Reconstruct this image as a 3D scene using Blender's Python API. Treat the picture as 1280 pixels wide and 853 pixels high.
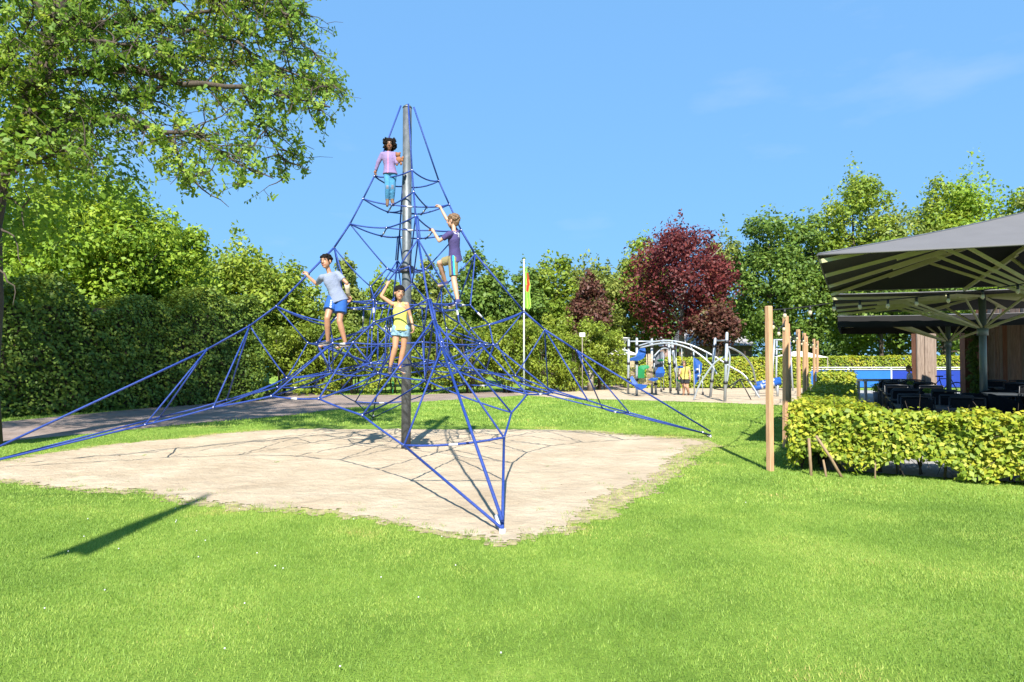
import bpy, bmesh, math, random
import numpy as np
from mathutils import Vector, Matrix, noise as mnoise

for o in list(bpy.data.objects):
    bpy.data.objects.remove(o, do_unlink=True)
scene = bpy.context.scene
COL = scene.collection
R = math.radians

# ------------------------------------------------------------------ camera
CAM_H, PITCH, FPX = 1.6, R(1.42), 853.3
cd = bpy.data.cameras.new('camera'); cam = bpy.data.objects.new('camera', cd); COL.objects.link(cam)
cd.lens = 24; cd.sensor_width = 36; cd.clip_end = 2000; cd.clip_start = 0.1
cam.location = (0, 0, CAM_H); cam.rotation_euler = (R(90) + PITCH, 0, 0)
scene.camera = cam
scene.render.resolution_x, scene.render.resolution_y = 1024, 682

# ------------------------------------------------------------------ light
SUN_EL, SUN_AZ = 42.5, 1.0      # the sun stands behind the photographer; azimuth offset in degrees
w = bpy.data.worlds.new("World"); scene.world = w; w.use_nodes = True
nt = w.node_tree; nt.nodes.clear()
sky = nt.nodes.new('ShaderNodeTexSky'); sky.sky_type = 'NISHITA'; sky.sun_disc = False
sky.sun_elevation = R(SUN_EL); sky.sun_rotation = R(180 + SUN_AZ)
sky.air_density = 1.0; sky.dust_density = 0.0; sky.ozone_density = 3.0; sky.altitude = 0
gam = nt.nodes.new('ShaderNodeGamma'); gam.inputs['Gamma'].default_value = 0.20      # evens the sky out like the photograph's
tint = nt.nodes.new('ShaderNodeMixRGB'); tint.blend_type = 'MULTIPLY'; tint.inputs[0].default_value = 1; tint.inputs[2].default_value = (0.91, 1.88, 3.15, 1)
bg = nt.nodes.new('ShaderNodeBackground'); bg.inputs[1].default_value = 0.090
wo = nt.nodes.new('ShaderNodeOutputWorld')
# a few thin wisps of cloud low in the sky
tc = nt.nodes.new('ShaderNodeTexCoord'); mp = nt.nodes.new('ShaderNodeMapping'); mp.inputs['Scale'].default_value = (1.6, 1.6, 5)
cn = nt.nodes.new('ShaderNodeTexNoise'); cn.inputs['Scale'].default_value = 1.7; cn.inputs['Detail'].default_value = 7; cn.inputs['Roughness'].default_value = .55
cr = nt.nodes.new('ShaderNodeMapRange'); cr.inputs['From Min'].default_value = .57; cr.inputs['From Max'].default_value = .82; cr.inputs['To Max'].default_value = .3
cm = nt.nodes.new('ShaderNodeMixRGB'); cm.inputs[2].default_value = (3.2, 3.7, 4.4, 1)
nt.links.new(tc.outputs['Generated'], mp.inputs[0]); nt.links.new(mp.outputs[0], cn.inputs['Vector']); nt.links.new(cn.outputs[0], cr.inputs['Value'])
nt.links.new(cr.outputs[0], cm.inputs[0])
nt.links.new(sky.outputs[0], gam.inputs[0]); nt.links.new(gam.outputs[0], tint.inputs[1]); nt.links.new(tint.outputs[0], cm.inputs[1])
nt.links.new(cm.outputs[0], bg.inputs[0]); nt.links.new(bg.outputs[0], wo.inputs[0])
sd = bpy.data.lights.new('sun', 'SUN'); sd.energy = 4.3; sd.angle = R(0.8); sd.color = (1.0, 0.955, 0.88)
sun = bpy.data.objects.new('sun', sd); COL.objects.link(sun)
_el, _az = R(SUN_EL), R(SUN_AZ)
to_sun = Vector((-math.sin(_az) * math.cos(_el), -math.cos(_az) * math.cos(_el), math.sin(_el)))
sun.rotation_euler = to_sun.to_track_quat('Z', 'Y').to_euler()
scene.view_settings.view_transform = 'Standard'; scene.view_settings.look = 'None'
scene.view_settings.gamma = 1; scene.view_settings.use_curve_mapping = False
scene.view_settings.exposure = 1.42
try:
    scene.cycles.max_bounces = 8; scene.cycles.transparent_max_bounces = 8
except Exception: pass

# ------------------------------------------------------------------ helpers
_cp, _sp = math.cos(PITCH), math.sin(PITCH)
def at(px, py, Y):
    """the point seen at a photograph position and standing Y metres ahead"""
    dx = (px - 640) / FPX; dz = (426.5 - py) / FPX
    dy = _cp - dz * _sp; dzw = _sp + dz * _cp
    k = Y / dy
    return Vector((dx * k, Y, CAM_H + dzw * k))
def gr(px, py, z=0.0):
    """the point of the ground seen at a photograph position"""
    dx = (px - 640) / FPX; dz = (426.5 - py) / FPX
    dy = _cp - dz * _sp; dzw = _sp + dz * _cp
    k = (z - CAM_H) / dzw
    return Vector((dx * k, dy * k, z))
def V(*a): return Vector(a)

def tag(o, label=None, cat=None, group=None, kind=None):
    if label: o['label'] = label
    if cat: o['category'] = cat
    if group: o['group'] = group
    if kind: o['kind'] = kind
    return o
def thing(name, label, cat, loc=(0, 0, 0), rz=0, group=None):
    o = bpy.data.objects.new(name, None); COL.objects.link(o)
    o.location = loc; o.rotation_euler = (0, 0, rz); o.empty_display_size = .2
    return tag(o, label, cat, group)
def put(name, me, parent=None, world=True):
    """link a mesh; with world=True its vertices are world coordinates"""
    o = bpy.data.objects.new(name, me); COL.objects.link(o)
    if parent:
        o.parent = parent
        if world:
            m = Matrix.Identity(4)
            q = parent
            chain = []
            while q: chain.append(q); q = q.parent
            for q in reversed(chain):
                m = m @ q.matrix_parent_inverse @ Matrix.LocRotScale(q.location, q.rotation_euler, q.scale)
            o.matrix_parent_inverse = m.inverted()
    return o
def dup(root, loc=None, rz=None, label=None, group=None):
    r = root.copy(); COL.objects.link(r)
    if loc is not None: r.location = loc
    if rz is not None: r.rotation_euler = (0, 0, rz)
    if label: r['label'] = label
    if group: r['group'] = group
    for ch in list(root.children):
        c = ch.copy(); COL.objects.link(c); c.parent = r
        for g in ch.children:
            d = g.copy(); COL.objects.link(d); d.parent = c
    return r

class MB:
    def __init__(s): s.v = []; s.f = []; s.m = []; s.mi = 0; s.sm = []
    def add(s, vs, fs, smooth=False):
        b = len(s.v); s.v += [tuple(v) for v in vs]
        for f in fs: s.f.append([i + b for i in f]); s.m.append(s.mi); s.sm.append(smooth)
        return s
    def box(s, c, size, rot=None, top=1.0):
        x, y, z = [d / 2 for d in size]; c = Vector(c)
        P = [(-x, -y, -z), (x, -y, -z), (x, y, -z), (-x, y, -z), (-x * top, -y * top, z), (x * top, -y * top, z), (x * top, y * top, z), (-x * top, y * top, z)]
        P = [Vector(p) for p in P]
        if rot is not None:
            if isinstance(rot, (int, float)): rot = Matrix.Rotation(rot, 3, 'Z')
            P = [rot @ p for p in P]
        return s.add([c + p for p in P], [(0, 3, 2, 1), (4, 5, 6, 7), (0, 1, 5, 4), (1, 2, 6, 5), (2, 3, 7, 6), (3, 0, 4, 7)])
    def beam(s, a, b, wd, ht, up=(0, 0, 1)):
        a, b = Vector(a), Vector(b); d = (b - a); L = d.length; d.normalize()
        u = Vector(up); x = d.cross(u)
        if x.length < 1e-4: x = d.cross(Vector((1, 0, 0)))
        x.normalize(); z = x.cross(d)
        vs = []
        for p in (a, b):
            for i, j in ((-1, -1), (1, -1), (1, 1), (-1, 1)): vs.append(p + x * i * wd / 2 + z * j * ht / 2)
        return s.add(vs, [(0, 1, 2, 3), (7, 6, 5, 4), (0, 4, 5, 1), (1, 5, 6, 2), (2, 6, 7, 3), (3, 7, 4, 0)])
    def tube(s, pts, r, n=8, cap=True):
        pts = [Vector(p) for p in pts]; N = len(pts)
        rs = r if isinstance(r, (list, tuple)) else [r] * N
        vs = []; prev = None
        for i, p in enumerate(pts):
            t = (pts[min(i + 1, N - 1)] - pts[max(i - 1, 0)])
            if t.length < 1e-9: t = Vector((0, 0, 1))
            t.normalize()
            if prev is None:
                x = t.orthogonal().normalized()
            else:
                x = prev - t * prev.dot(t)
                x = x.normalized() if x.length > 1e-5 else t.orthogonal().normalized()
            prev = x; y = t.cross(x)
            for k in range(n):
                a = 2 * math.pi * k / n
                vs.append(p + (x * math.cos(a) + y * math.sin(a)) * rs[i])
        fs = []
        for i in range(N - 1):
            for k in range(n):
                k2 = (k + 1) % n
                fs.append((i * n + k, i * n + k2, (i + 1) * n + k2, (i + 1) * n + k))
        s.add(vs, fs, True)
        if cap:
            b = len(s.v) - len(vs)
            s.f.append([b + k for k in range(n)][::-1]); s.m.append(s.mi); s.sm.append(False)
            s.f.append([b + (N - 1) * n + k for k in range(n)]); s.m.append(s.mi); s.sm.append(False)
        return s
    def ball(s, c, r, n=8, m=6):
        c = Vector(c); rr = r if isinstance(r, (tuple, list)) else (r, r, r)
        vs = [c + Vector((0, 0, rr[2]))]; fs = []
        for i in range(1, m):
            a = math.pi * i / m
            for k in range(n):
                b = 2 * math.pi * k / n
                vs.append(c + Vector((rr[0] * math.sin(a) * math.cos(b), rr[1] * math.sin(a) * math.sin(b), rr[2] * math.cos(a))))
        vs.append(c - Vector((0, 0, rr[2])))
        for k in range(n): fs.append((0, 1 + k, 1 + (k + 1) % n))
        for i in range(m - 2):
            for k in range(n):
                a = 1 + i * n; fs.append((a + k, a + n + k, a + n + (k + 1) % n, a + (k + 1) % n))
        a = 1 + (m - 2) * n
        for k in range(n): fs.append((a + k, len(vs) - 1, a + (k + 1) % n))
        return s.add(vs, fs, True)
    def mesh(s, name, *mats):
        me = bpy.data.meshes.new(name); me.from_pydata([tuple(v) for v in s.v], [], s.f)
        for m in mats: me.materials.append(m)
        me.polygons.foreach_set('material_index', s.m); me.polygons.foreach_set('use_smooth', s.sm)
        me.update(); return me
    def build(s, name, mat, parent=None, world=True):
        mats = mat if isinstance(mat, (list, tuple)) else [mat]
        return put(name, s.mesh(name, *mats), parent, world)

def np_mesh(name, verts, nper, mat, rnd=None, extra=None):
    """verts (n*nper,3): n separate polygons of nper corners"""
    nv = len(verts); n = nv // nper
    me = bpy.data.meshes.new(name)
    me.vertices.add(nv); me.vertices.foreach_set('co', np.asarray(verts, np.float32).ravel())
    me.loops.add(nv); me.loops.foreach_set('vertex_index', np.arange(nv, dtype=np.int32))
    me.polygons.add(n)
    me.polygons.foreach_set('loop_start', np.arange(0, nv, nper, dtype=np.int32))
    me.polygons.foreach_set('loop_total', np.full(n, nper, np.int32))
    if rnd is not None:
        a = me.attributes.new('rnd', 'FLOAT', 'FACE'); a.data.foreach_set('value', np.asarray(rnd, np.float32))
    me.materials.append(mat); me.update(calc_edges=True); return me

# ------------------------------------------------------------------ materials
def newmat(name):
    m = bpy.data.materials.new(name); m.use_nodes = True
    return m, m.node_tree, m.node_tree.nodes['Principled BSDF']
def ramp(nt, stops):
    r = nt.nodes.new('ShaderNodeValToRGB'); e = r.color_ramp.elements
    while len(e) < len(stops): e.new(0.5)
    for i, (p, c) in enumerate(stops): e[i].position = p; e[i].color = (*c, 1)
    return r
def noise_tex(nt, scale, detail=4, rough=.6, coord='Object', sc=None):
    t = nt.nodes.new('ShaderNodeTexCoord'); n = nt.nodes.new('ShaderNodeTexNoise')
    n.inputs['Scale'].default_value = scale; n.inputs['Detail'].default_value = detail; n.inputs['Roughness'].default_value = rough
    if sc:
        mp = nt.nodes.new('ShaderNodeMapping'); mp.inputs['Scale'].default_value = sc
        nt.links.new(t.outputs[coord], mp.inputs[0]); nt.links.new(mp.outputs[0], n.inputs['Vector'])
    else: nt.links.new(t.outputs[coord], n.inputs['Vector'])
    return n
def plain(name, col, rough=.5, metal=0, var=.12, scale=9, bump=0, bscale=60, spec=None, sc=None):
    m, nt, p = newmat(name)
    n = noise_tex(nt, scale, sc=sc)
    r = ramp(nt, [(.3, tuple(c * (1 - var) for c in col)), (.7, tuple(min(1, c * (1 + var)) for c in col))])
    nt.links.new(n.outputs[0], r.inputs[0]); nt.links.new(r.outputs[0], p.inputs['Base Color'])
    p.inputs['Roughness'].default_value = rough; p.inputs['Metallic'].default_value = metal
    if spec is not None: p.inputs['Specular IOR Level'].default_value = spec
    if bump:
        b = nt.nodes.new('ShaderNodeBump'); b.inputs['Strength'].default_value = bump; b.inputs['Distance'].default_value = .01
        n2 = noise_tex(nt, bscale, 3); nt.links.new(n2.outputs[0], b.inputs['Height']); nt.links.new(b.outputs[0], p.inputs['Normal'])
    return m
def leafmat(name, stops, trans=.35, patch=.35, pscale=.5, rough=.55):
    m, nt, p = newmat(name)
    a = nt.nodes.new('ShaderNodeAttribute'); a.attribute_name = 'rnd'
    n = noise_tex(nt, pscale, 3)
    mm = nt.nodes.new('ShaderNodeMath'); mm.operation = 'MULTIPLY_ADD'; mm.inputs[1].default_value = 1 - patch
    ns = nt.nodes.new('ShaderNodeMapRange'); ns.inputs['From Min'].default_value = .3; ns.inputs['From Max'].default_value = .7; ns.inputs['To Max'].default_value = patch
    nt.links.new(n.outputs[0], ns.inputs['Value']); nt.links.new(a.outputs['Fac'], mm.inputs[0]); nt.links.new(ns.outputs[0], mm.inputs[2])
    r = ramp(nt, stops); nt.links.new(mm.outputs[0], r.inputs[0])
    nt.links.new(r.outputs[0], p.inputs['Base Color']); p.inputs['Roughness'].default_value = rough
    p.inputs['Specular IOR Level'].default_value = .35
    t = nt.nodes.new('ShaderNodeBsdfTranslucent')
    hs = nt.nodes.new('ShaderNodeHueSaturation'); hs.inputs['Value'].default_value = 1.5; hs.inputs['Hue'].default_value = .478
    nt.links.new(r.outputs[0], hs.inputs['Color']); nt.links.new(hs.outputs[0], t.inputs[0])
    mx = nt.nodes.new('ShaderNodeMixShader'); mx.inputs[0].default_value = trans
    nt.links.new(p.outputs[0], mx.inputs[1]); nt.links.new(t.outputs[0], mx.inputs[2])
    nt.links.new(mx.outputs[0], nt.nodes['Material Output'].inputs[0])
    return m

M = {}
M['leaf_oak'] = leafmat('oak_leaves', [(0, (0.068, 0.136, 0.018)), (.5, (0.150, 0.258, 0.027)), (.85, (0.300, 0.381, 0.043)), (1, (0.450, 0.367, 0.067))], .4)
M['leaf_bright'] = leafmat('bright_leaves', [(0, (0.079, 0.157, 0.014)), (.5, (0.190, 0.307, 0.023)), (1, (0.379, 0.463, 0.046))])
M['leaf_mid'] = leafmat('mid_leaves', [(0, (0.087, 0.152, 0.018)), (.5, (0.184, 0.271, 0.028)), (1, (0.392, 0.431, 0.052))])
M['leaf_dark'] = leafmat('dark_leaves', [(0, (0.054, 0.103, 0.018)), (.5, (0.108, 0.191, 0.029)), (1, (0.240, 0.319, 0.046))])
M['leaf_olive'] = leafmat('olive_leaves', [(0, (0.084, 0.132, 0.024)), (.5, (0.180, 0.240, 0.042)), (1, (0.336, 0.348, 0.084))])
M['leaf_copper'] = leafmat('copper_beech_leaves', [(0, (0.040, 0.013, 0.013)), (.5, (0.117, 0.023, 0.022)), (.85, (0.198, 0.043, 0.033)), (1, (0.234, 0.140, 0.029))], .3)
M['leaf_rust'] = leafmat('rusty_leaves', [(0, (.06, .03, .02)), (.6, (.13, .05, .035)), (1, (.13, .14, .04))], .3)
M['leaf_hedge'] = leafmat('hornbeam_leaves', [(0, (0.066, 0.119, 0.011)), (.4, (0.198, 0.281, 0.020)), (.75, (0.396, 0.400, 0.032)), (1, (0.550, 0.454, 0.054))], .3, .3, 1.2)
M['leaf_beechhedge'] = leafmat('dark_hedge_leaves', [(0, (0.043, 0.083, 0.014)), (.5, (0.116, 0.192, 0.023)), (1, (0.276, 0.317, 0.040))], .25)
M['leaf_shrub'] = leafmat('shrub_leaves', [(0, (0.079, 0.127, 0.013)), (.5, (0.185, 0.253, 0.023)), (1, (0.370, 0.391, 0.051))], .35, .5)
M['grass'] = leafmat('grass_blades', [(0, (0.099, 0.190, 0.025)), (.5, (0.208, 0.335, 0.051)), (.82, (0.354, 0.442, 0.089)), (.93, (0.479, 0.411, 0.128)), (1, (0.504, 0.432, 0.170))], .3, .45, .9, .6)
M['bark'] = plain('bark', (.06, .044, .032), .9, var=.4, scale=12, bump=.8, bscale=30, sc=(3, 3, .6))
M['bark_grey'] = plain('grey_bark', (.22, .19, .15), .9, var=.35, scale=8, bump=.6, bscale=25)
M['rope'] = plain('blue_rope', (.010, .040, .23), .55, var=.25, scale=40, bump=.6, bscale=220)
M['sleeve'] = plain('white_plastic', (.48, .48, .50), .35, var=.06)
M['alu'] = plain('aluminium_joint', (.40, .40, .42), .35, .8, var=.1)
M['black'] = plain('black_rubber', (.015, .015, .017), .5, var=.3)
M['teal'] = plain('turquoise_paint', (.08, .42, .40), .45, var=.1)
M['silver'] = plain('silver_post', (.36, .39, .42), .35, .3, var=.08)
M['bluep'] = plain('blue_panel', (.012, .07, .28), .4, var=.12)
M['greenp'] = plain('green_panel', (.01, .18, .06), .4, var=.12)
M['greyp'] = plain('grey_panel', (.07, .08, .10), .5, var=.2)
M['tan'] = plain('tan_net', (.42, .32, .22), .8, var=.2)
M['white'] = plain('white_paint', (.60, .60, .58), .4, var=.05)
M['cream'] = plain('cream_canvas', (.70, .66, .58), .7, var=.06)
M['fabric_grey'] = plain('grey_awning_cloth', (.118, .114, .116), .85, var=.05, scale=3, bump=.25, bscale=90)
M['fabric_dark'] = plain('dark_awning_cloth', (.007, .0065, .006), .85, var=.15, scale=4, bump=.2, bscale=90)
M['strut'] = plain('olive_grey_aluminium', (.50, .48, .26), .4, .2, var=.08)
M['poleg'] = plain('grey_green_pole', (.16, .20, .18), .4, .3, var=.08)
M['chair'] = plain('dark_chair_frame', (.018, .02, .024), .4, var=.2)
M['mesh_seat'] = plain('dark_seat_mesh', (.010, .011, .013), .9, spec=.15, var=.2, bump=.4, bscale=200)
M['tabletop'] = plain('slate_tabletop', (.05, .058, .065), .45, var=.1)
M['paleplank'] = plain('pale_planks', (.55, .47, .42), .7, var=.15, scale=5)
M['glass'] = plain('bulb_glass', (.50, .44, .30), .1, var=.03)
M['brick'] = plain('dull_brick', (.30, .20, .17), .85, var=.2, scale=20)
M['roof'] = plain('grey_roof', (.30, .28, .28), .8, var=.2, scale=6)
M['red'] = plain('red_cloth', (.62, .02, .06), .75, var=.1)
M['flag'] = plain('lime_flag', (.32, .55, .08), .75, var=.08)
M['flagred'] = plain('red_flag_mark', (.6, .08, .03), .75, var=.08)
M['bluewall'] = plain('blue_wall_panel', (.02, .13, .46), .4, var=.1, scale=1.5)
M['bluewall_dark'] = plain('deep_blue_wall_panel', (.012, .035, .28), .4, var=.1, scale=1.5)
M['carteal'] = plain('teal_car_paint', (.02, .25, .30), .25, .3, var=.05)
M['dirt'] = plain('dry_grass', (.36, .29, .14), .95, var=.3, scale=7)

def wood(name, c1, c2, scale=(14, 14, 1.2), bump=.35):
    m, nt, p = newmat(name)
    n = noise_tex(nt, 3, 6, .65, sc=scale)
    r = ramp(nt, [(.25, c1), (.75, c2)]); nt.links.new(n.outputs[0], r.inputs[0])
    k = noise_tex(nt, 2.2, 2); kr = ramp(nt, [(.68, (1, 1, 1)), (.76, (.55, .42, .32))]); nt.links.new(k.outputs[0], kr.inputs[0])
    mx = nt.nodes.new('ShaderNodeMixRGB'); mx.blend_type = 'MULTIPLY'; mx.inputs[0].default_value = .8
    nt.links.new(r.outputs[0], mx.inputs[1]); nt.links.new(kr.outputs[0], mx.inputs[2]); nt.links.new(mx.outputs[0], p.inputs['Base Color'])
    p.inputs['Roughness'].default_value = .75
    b = nt.nodes.new('ShaderNodeBump'); b.inputs['Strength'].default_value = bump; b.inputs['Distance'].default_value = .006
    nt.links.new(n.outputs[0], b.inputs['Height']); nt.links.new(b.outputs[0], p.inputs['Normal'])
    return m
M['post'] = wood('larch_post', (.33, .17, .085), (.58, .36, .20))
M['stake'] = wood('old_stake', (.16, .10, .05), (.30, .21, .12))
M['plank'] = wood('weathered_planks', (.10, .055, .035), (.40, .27, .20), (9, 9, .8), .5)
M['plankpale'] = wood('pale_weathered_planks', (.13, .09, .065), (.34, .26, .20), (9, 9, .8), .5)
M['plankred'] = wood('reddish_planks', (.13, .045, .02), (.30, .13, .07), (9, 9, .8), .5)

def galv():
    m, nt, p = newmat('galvanised_steel')
    n = noise_tex(nt, 14, 5, .7, sc=(1, 1, .5)); v = nt.nodes.new('ShaderNodeTexVoronoi'); v.inputs['Scale'].default_value = 60
    r = ramp(nt, [(.3, (.065, .075, .08)), (.6, (.11, .125, .135)), (.8, (.18, .19, .20))])
    mx = nt.nodes.new('ShaderNodeMath'); mx.operation = 'MULTIPLY_ADD'; mx.inputs[1].default_value = .25
    nt.links.new(v.outputs['Distance'], mx.inputs[0]); nt.links.new(n.outputs[0], mx.inputs[2]); nt.links.new(mx.outputs[0], r.inputs[0])
    nt.links.new(r.outputs[0], p.inputs['Base Color']); p.inputs['Roughness'].default_value = .5; p.inputs['Metallic'].default_value = .45
    return m
M['galv'] = galv()

def lawn_mat():
    m, nt, p = newmat('lawn_ground')
    n1 = noise_tex(nt, .55, 5, .6); n2 = noise_tex(nt, 9, 6, .75); n3 = noise_tex(nt, 70, 3, .7)
    a = nt.nodes.new('ShaderNodeMath'); a.operation = 'MULTIPLY_ADD'; a.inputs[1].default_value = .45
    b = nt.nodes.new('ShaderNodeMath'); b.operation = 'MULTIPLY_ADD'; b.inputs[1].default_value = .45
    nt.links.new(n2.outputs[0], a.inputs[0]); nt.links.new(n1.outputs[0], a.inputs[2])
    nt.links.new(n3.outputs[0], b.inputs[0]); nt.links.new(a.outputs[0], b.inputs[2])
    r = ramp(nt, [(.70, (.10, .175, .024)), (.92, (.20, .305, .046)), (1.0, (.28, .37, .07))])
    mr = nt.nodes.new('ShaderNodeMapRange'); mr.inputs['From Max'].default_value = 1.1; nt.links.new(b.outputs[0], mr.inputs['Value'])
    nt.links.new(mr.outputs[0], r.inputs[0]); nt.links.new(r.outputs[0], p.inputs['Base Color']); p.inputs['Roughness'].default_value = .9
    p.inputs['Specular IOR Level'].default_value = .1
    bp = nt.nodes.new('ShaderNodeBump'); bp.inputs['Strength'].default_value = .9; bp.inputs['Distance'].default_value = .03
    nt.links.new(n3.outputs[0], bp.inputs['Height']); nt.links.new(bp.outputs[0], p.inputs['Normal'])
    return m
M['lawn'] = lawn_mat()

def sand_mat(name, c1, c2, c3, speck=.5):
    m, nt, p = newmat(name)
    n1 = noise_tex(nt, 1.1, 5, .6); n2 = noise_tex(nt, 45, 5, .8); v = nt.nodes.new('ShaderNodeTexVoronoi'); v.inputs['Scale'].default_value = 7
    t = nt.nodes.new('ShaderNodeTexCoord'); nt.links.new(t.outputs['Object'], v.inputs['Vector'])
    a = nt.nodes.new('ShaderNodeMath'); a.operation = 'MULTIPLY_ADD'; a.inputs[1].default_value = .6
    nt.links.new(n2.outputs[0], a.inputs[0]); nt.links.new(n1.outputs[0], a.inputs[2])
    r = ramp(nt, [(.5, c1), (.8, c2), (1.0, c3)]); nt.links.new(a.outputs[0], r.inputs[0])
    # scattered crumbs of bark and dry leaf
    sp_ = ramp(nt, [(.0, (.25, .18, .12)), (.035, (.35, .26, .18)), (.05, (1, 1, 1))]); nt.links.new(v.outputs['Distance'], sp_.inputs[0])
    mx = nt.nodes.new('ShaderNodeMixRGB'); mx.blend_type = 'MULTIPLY'; mx.inputs[0].default_value = speck
    nt.links.new(r.outputs[0], mx.inputs[1]); nt.links.new(sp_.outputs[0], mx.inputs[2]); nt.links.new(mx.outputs[0], p.inputs['Base Color'])
    p.inputs['Roughness'].default_value = .95; p.inputs['Specular IOR Level'].default_value = .1
    n4 = noise_tex(nt, 7, 8, .72)
    bp = nt.nodes.new('ShaderNodeBump'); bp.inputs['Strength'].default_value = .8; bp.inputs['Distance'].default_value = .06
    nt.links.new(n4.outputs[0], bp.inputs['Height']); nt.links.new(bp.outputs[0], p.inputs['Normal'])
    return m
M['sand'] = sand_mat('sand', (.34, .262, .175), (.43, .345, .242), (.50, .41, .295), .75)
M['path'] = sand_mat('path_gravel', (.17, .13, .108), (.25, .195, .165), (.32, .255, .22), .6)
M['paving'] = sand_mat('grey_paving', (.24, .23, .22), (.33, .32, .31), (.40, .39, .37), .2)

# ------------------------------------------------------------------ ground
def sheet(name, pts, mat, z, jitter=0, step=.25, seed=1):
    random.seed(seed); P = []
    pts = [Vector((p[0], p[1], 0)) for p in pts]
    for i, p in enumerate(pts):
        q = pts[(i + 1) % len(pts)]; n = max(1, int((q - p).length / step)) if jitter else 1
        for k in range(n):
            c = p.lerp(q, k / n)
            if jitter:
                j = mnoise.noise(Vector((c.x * 1.3, c.y * 1.3, seed))) * jitter + mnoise.noise(Vector((c.x * 5, c.y * 5, seed))) * jitter * .45
                nrm = Vector((-(q - p).y, (q - p).x, 0)).normalized(); c = c + nrm * j
            P.append((c.x, c.y, z))
    me = bpy.data.meshes.new(name); me.from_pydata(P, [], [list(range(len(P)))]); me.materials.append(mat)
    bm = bmesh.new(); bm.from_mesh(me); bmesh.ops.triangulate(bm, faces=bm.faces[:])
    for f in bm.faces:
        f.normal_update()
        if f.normal.z < 0: f.normal_flip()
    bm.to_mesh(me); bm.free()
    o = put(name, me); tag(o, kind='structure'); return P
def smooth_poly(pts, n=6):
    out = []; N = len(pts)
    for i in range(N):
        p0, p1, p2, p3 = [Vector((*pts[(i + k) % N][:2], 0)) for k in (-1, 0, 1, 2)]
        for k in range(n):
            t = k / n
            out.append(.5 * ((2 * p1) + (p2 - p0) * t + (2 * p0 - 5 * p1 + 4 * p2 - p3) * t * t + (3 * p1 - p0 - 3 * p2 + p3) * t ** 3))
    return out

sheet('lawn', [(-400, -60), (400, -60), (400, 600), (-400, 600)], M['lawn'], 0)
pit_px = [(-70, 592), (0, 578), (90, 563), (150, 556), (230, 548), (300, 541), (400, 534), (480, 531), (600, 533), (700, 538), (800, 546), (872, 552),
          (852, 566), (815, 594), (770, 618), (728, 640), (700, 662), (640, 675), (590, 669), (510, 661), (460, 646), (380, 639), (300, 634), (240, 627), (190, 617), (100, 611), (0, 602), (-60, 606)]
pit = [(v.x, v.y, 0) for v in smooth_poly([gr(*p) for p in pit_px], 4)]
path_px_b = [(-260, 585), (0, 553), (120, 542), (240, 530), (360, 520), (430, 511), (520, 503), (620, 497), (700, 492), (770, 487), (840, 482)]
path_px_t = [(840, 478), (770, 480), (700, 485), (620, 489), (520, 494), (420, 494), (345, 489), (330, 492), (330, 499), (200, 509), (0, 528), (-260, 553)]
sheet('path', [gr(*p) for p in path_px_b + path_px_t], M['path'], .006, .05, .3, 5)
psand = [(640, 493), (700, 498.5), (800, 501), (900, 504), (1000, 508), (1100, 508), (1060, 486), (990, 485), (900, 486), (800, 485), (740, 487), (690, 489)]
sheet('playground_sand', [gr(*p) for p in psand], M['sand'], .012, .12, .4, 9)
sx, sy = Vector((.447, .894, 0)), Vector((.894, -.447, 0))     # along and across the terrace
T0 = Vector((4.45, 9.9, 0))
def ter(s, t, z=0): return T0 + sx * s + sy * t + Vector((0, 0, z))
sheet('terrace_paving', [ter(-.1, 0), ter(27, 0), ter(27, 22), ter(-4.6, 22), ter(-.1, 3.2)], M['paving'], .010)

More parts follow.
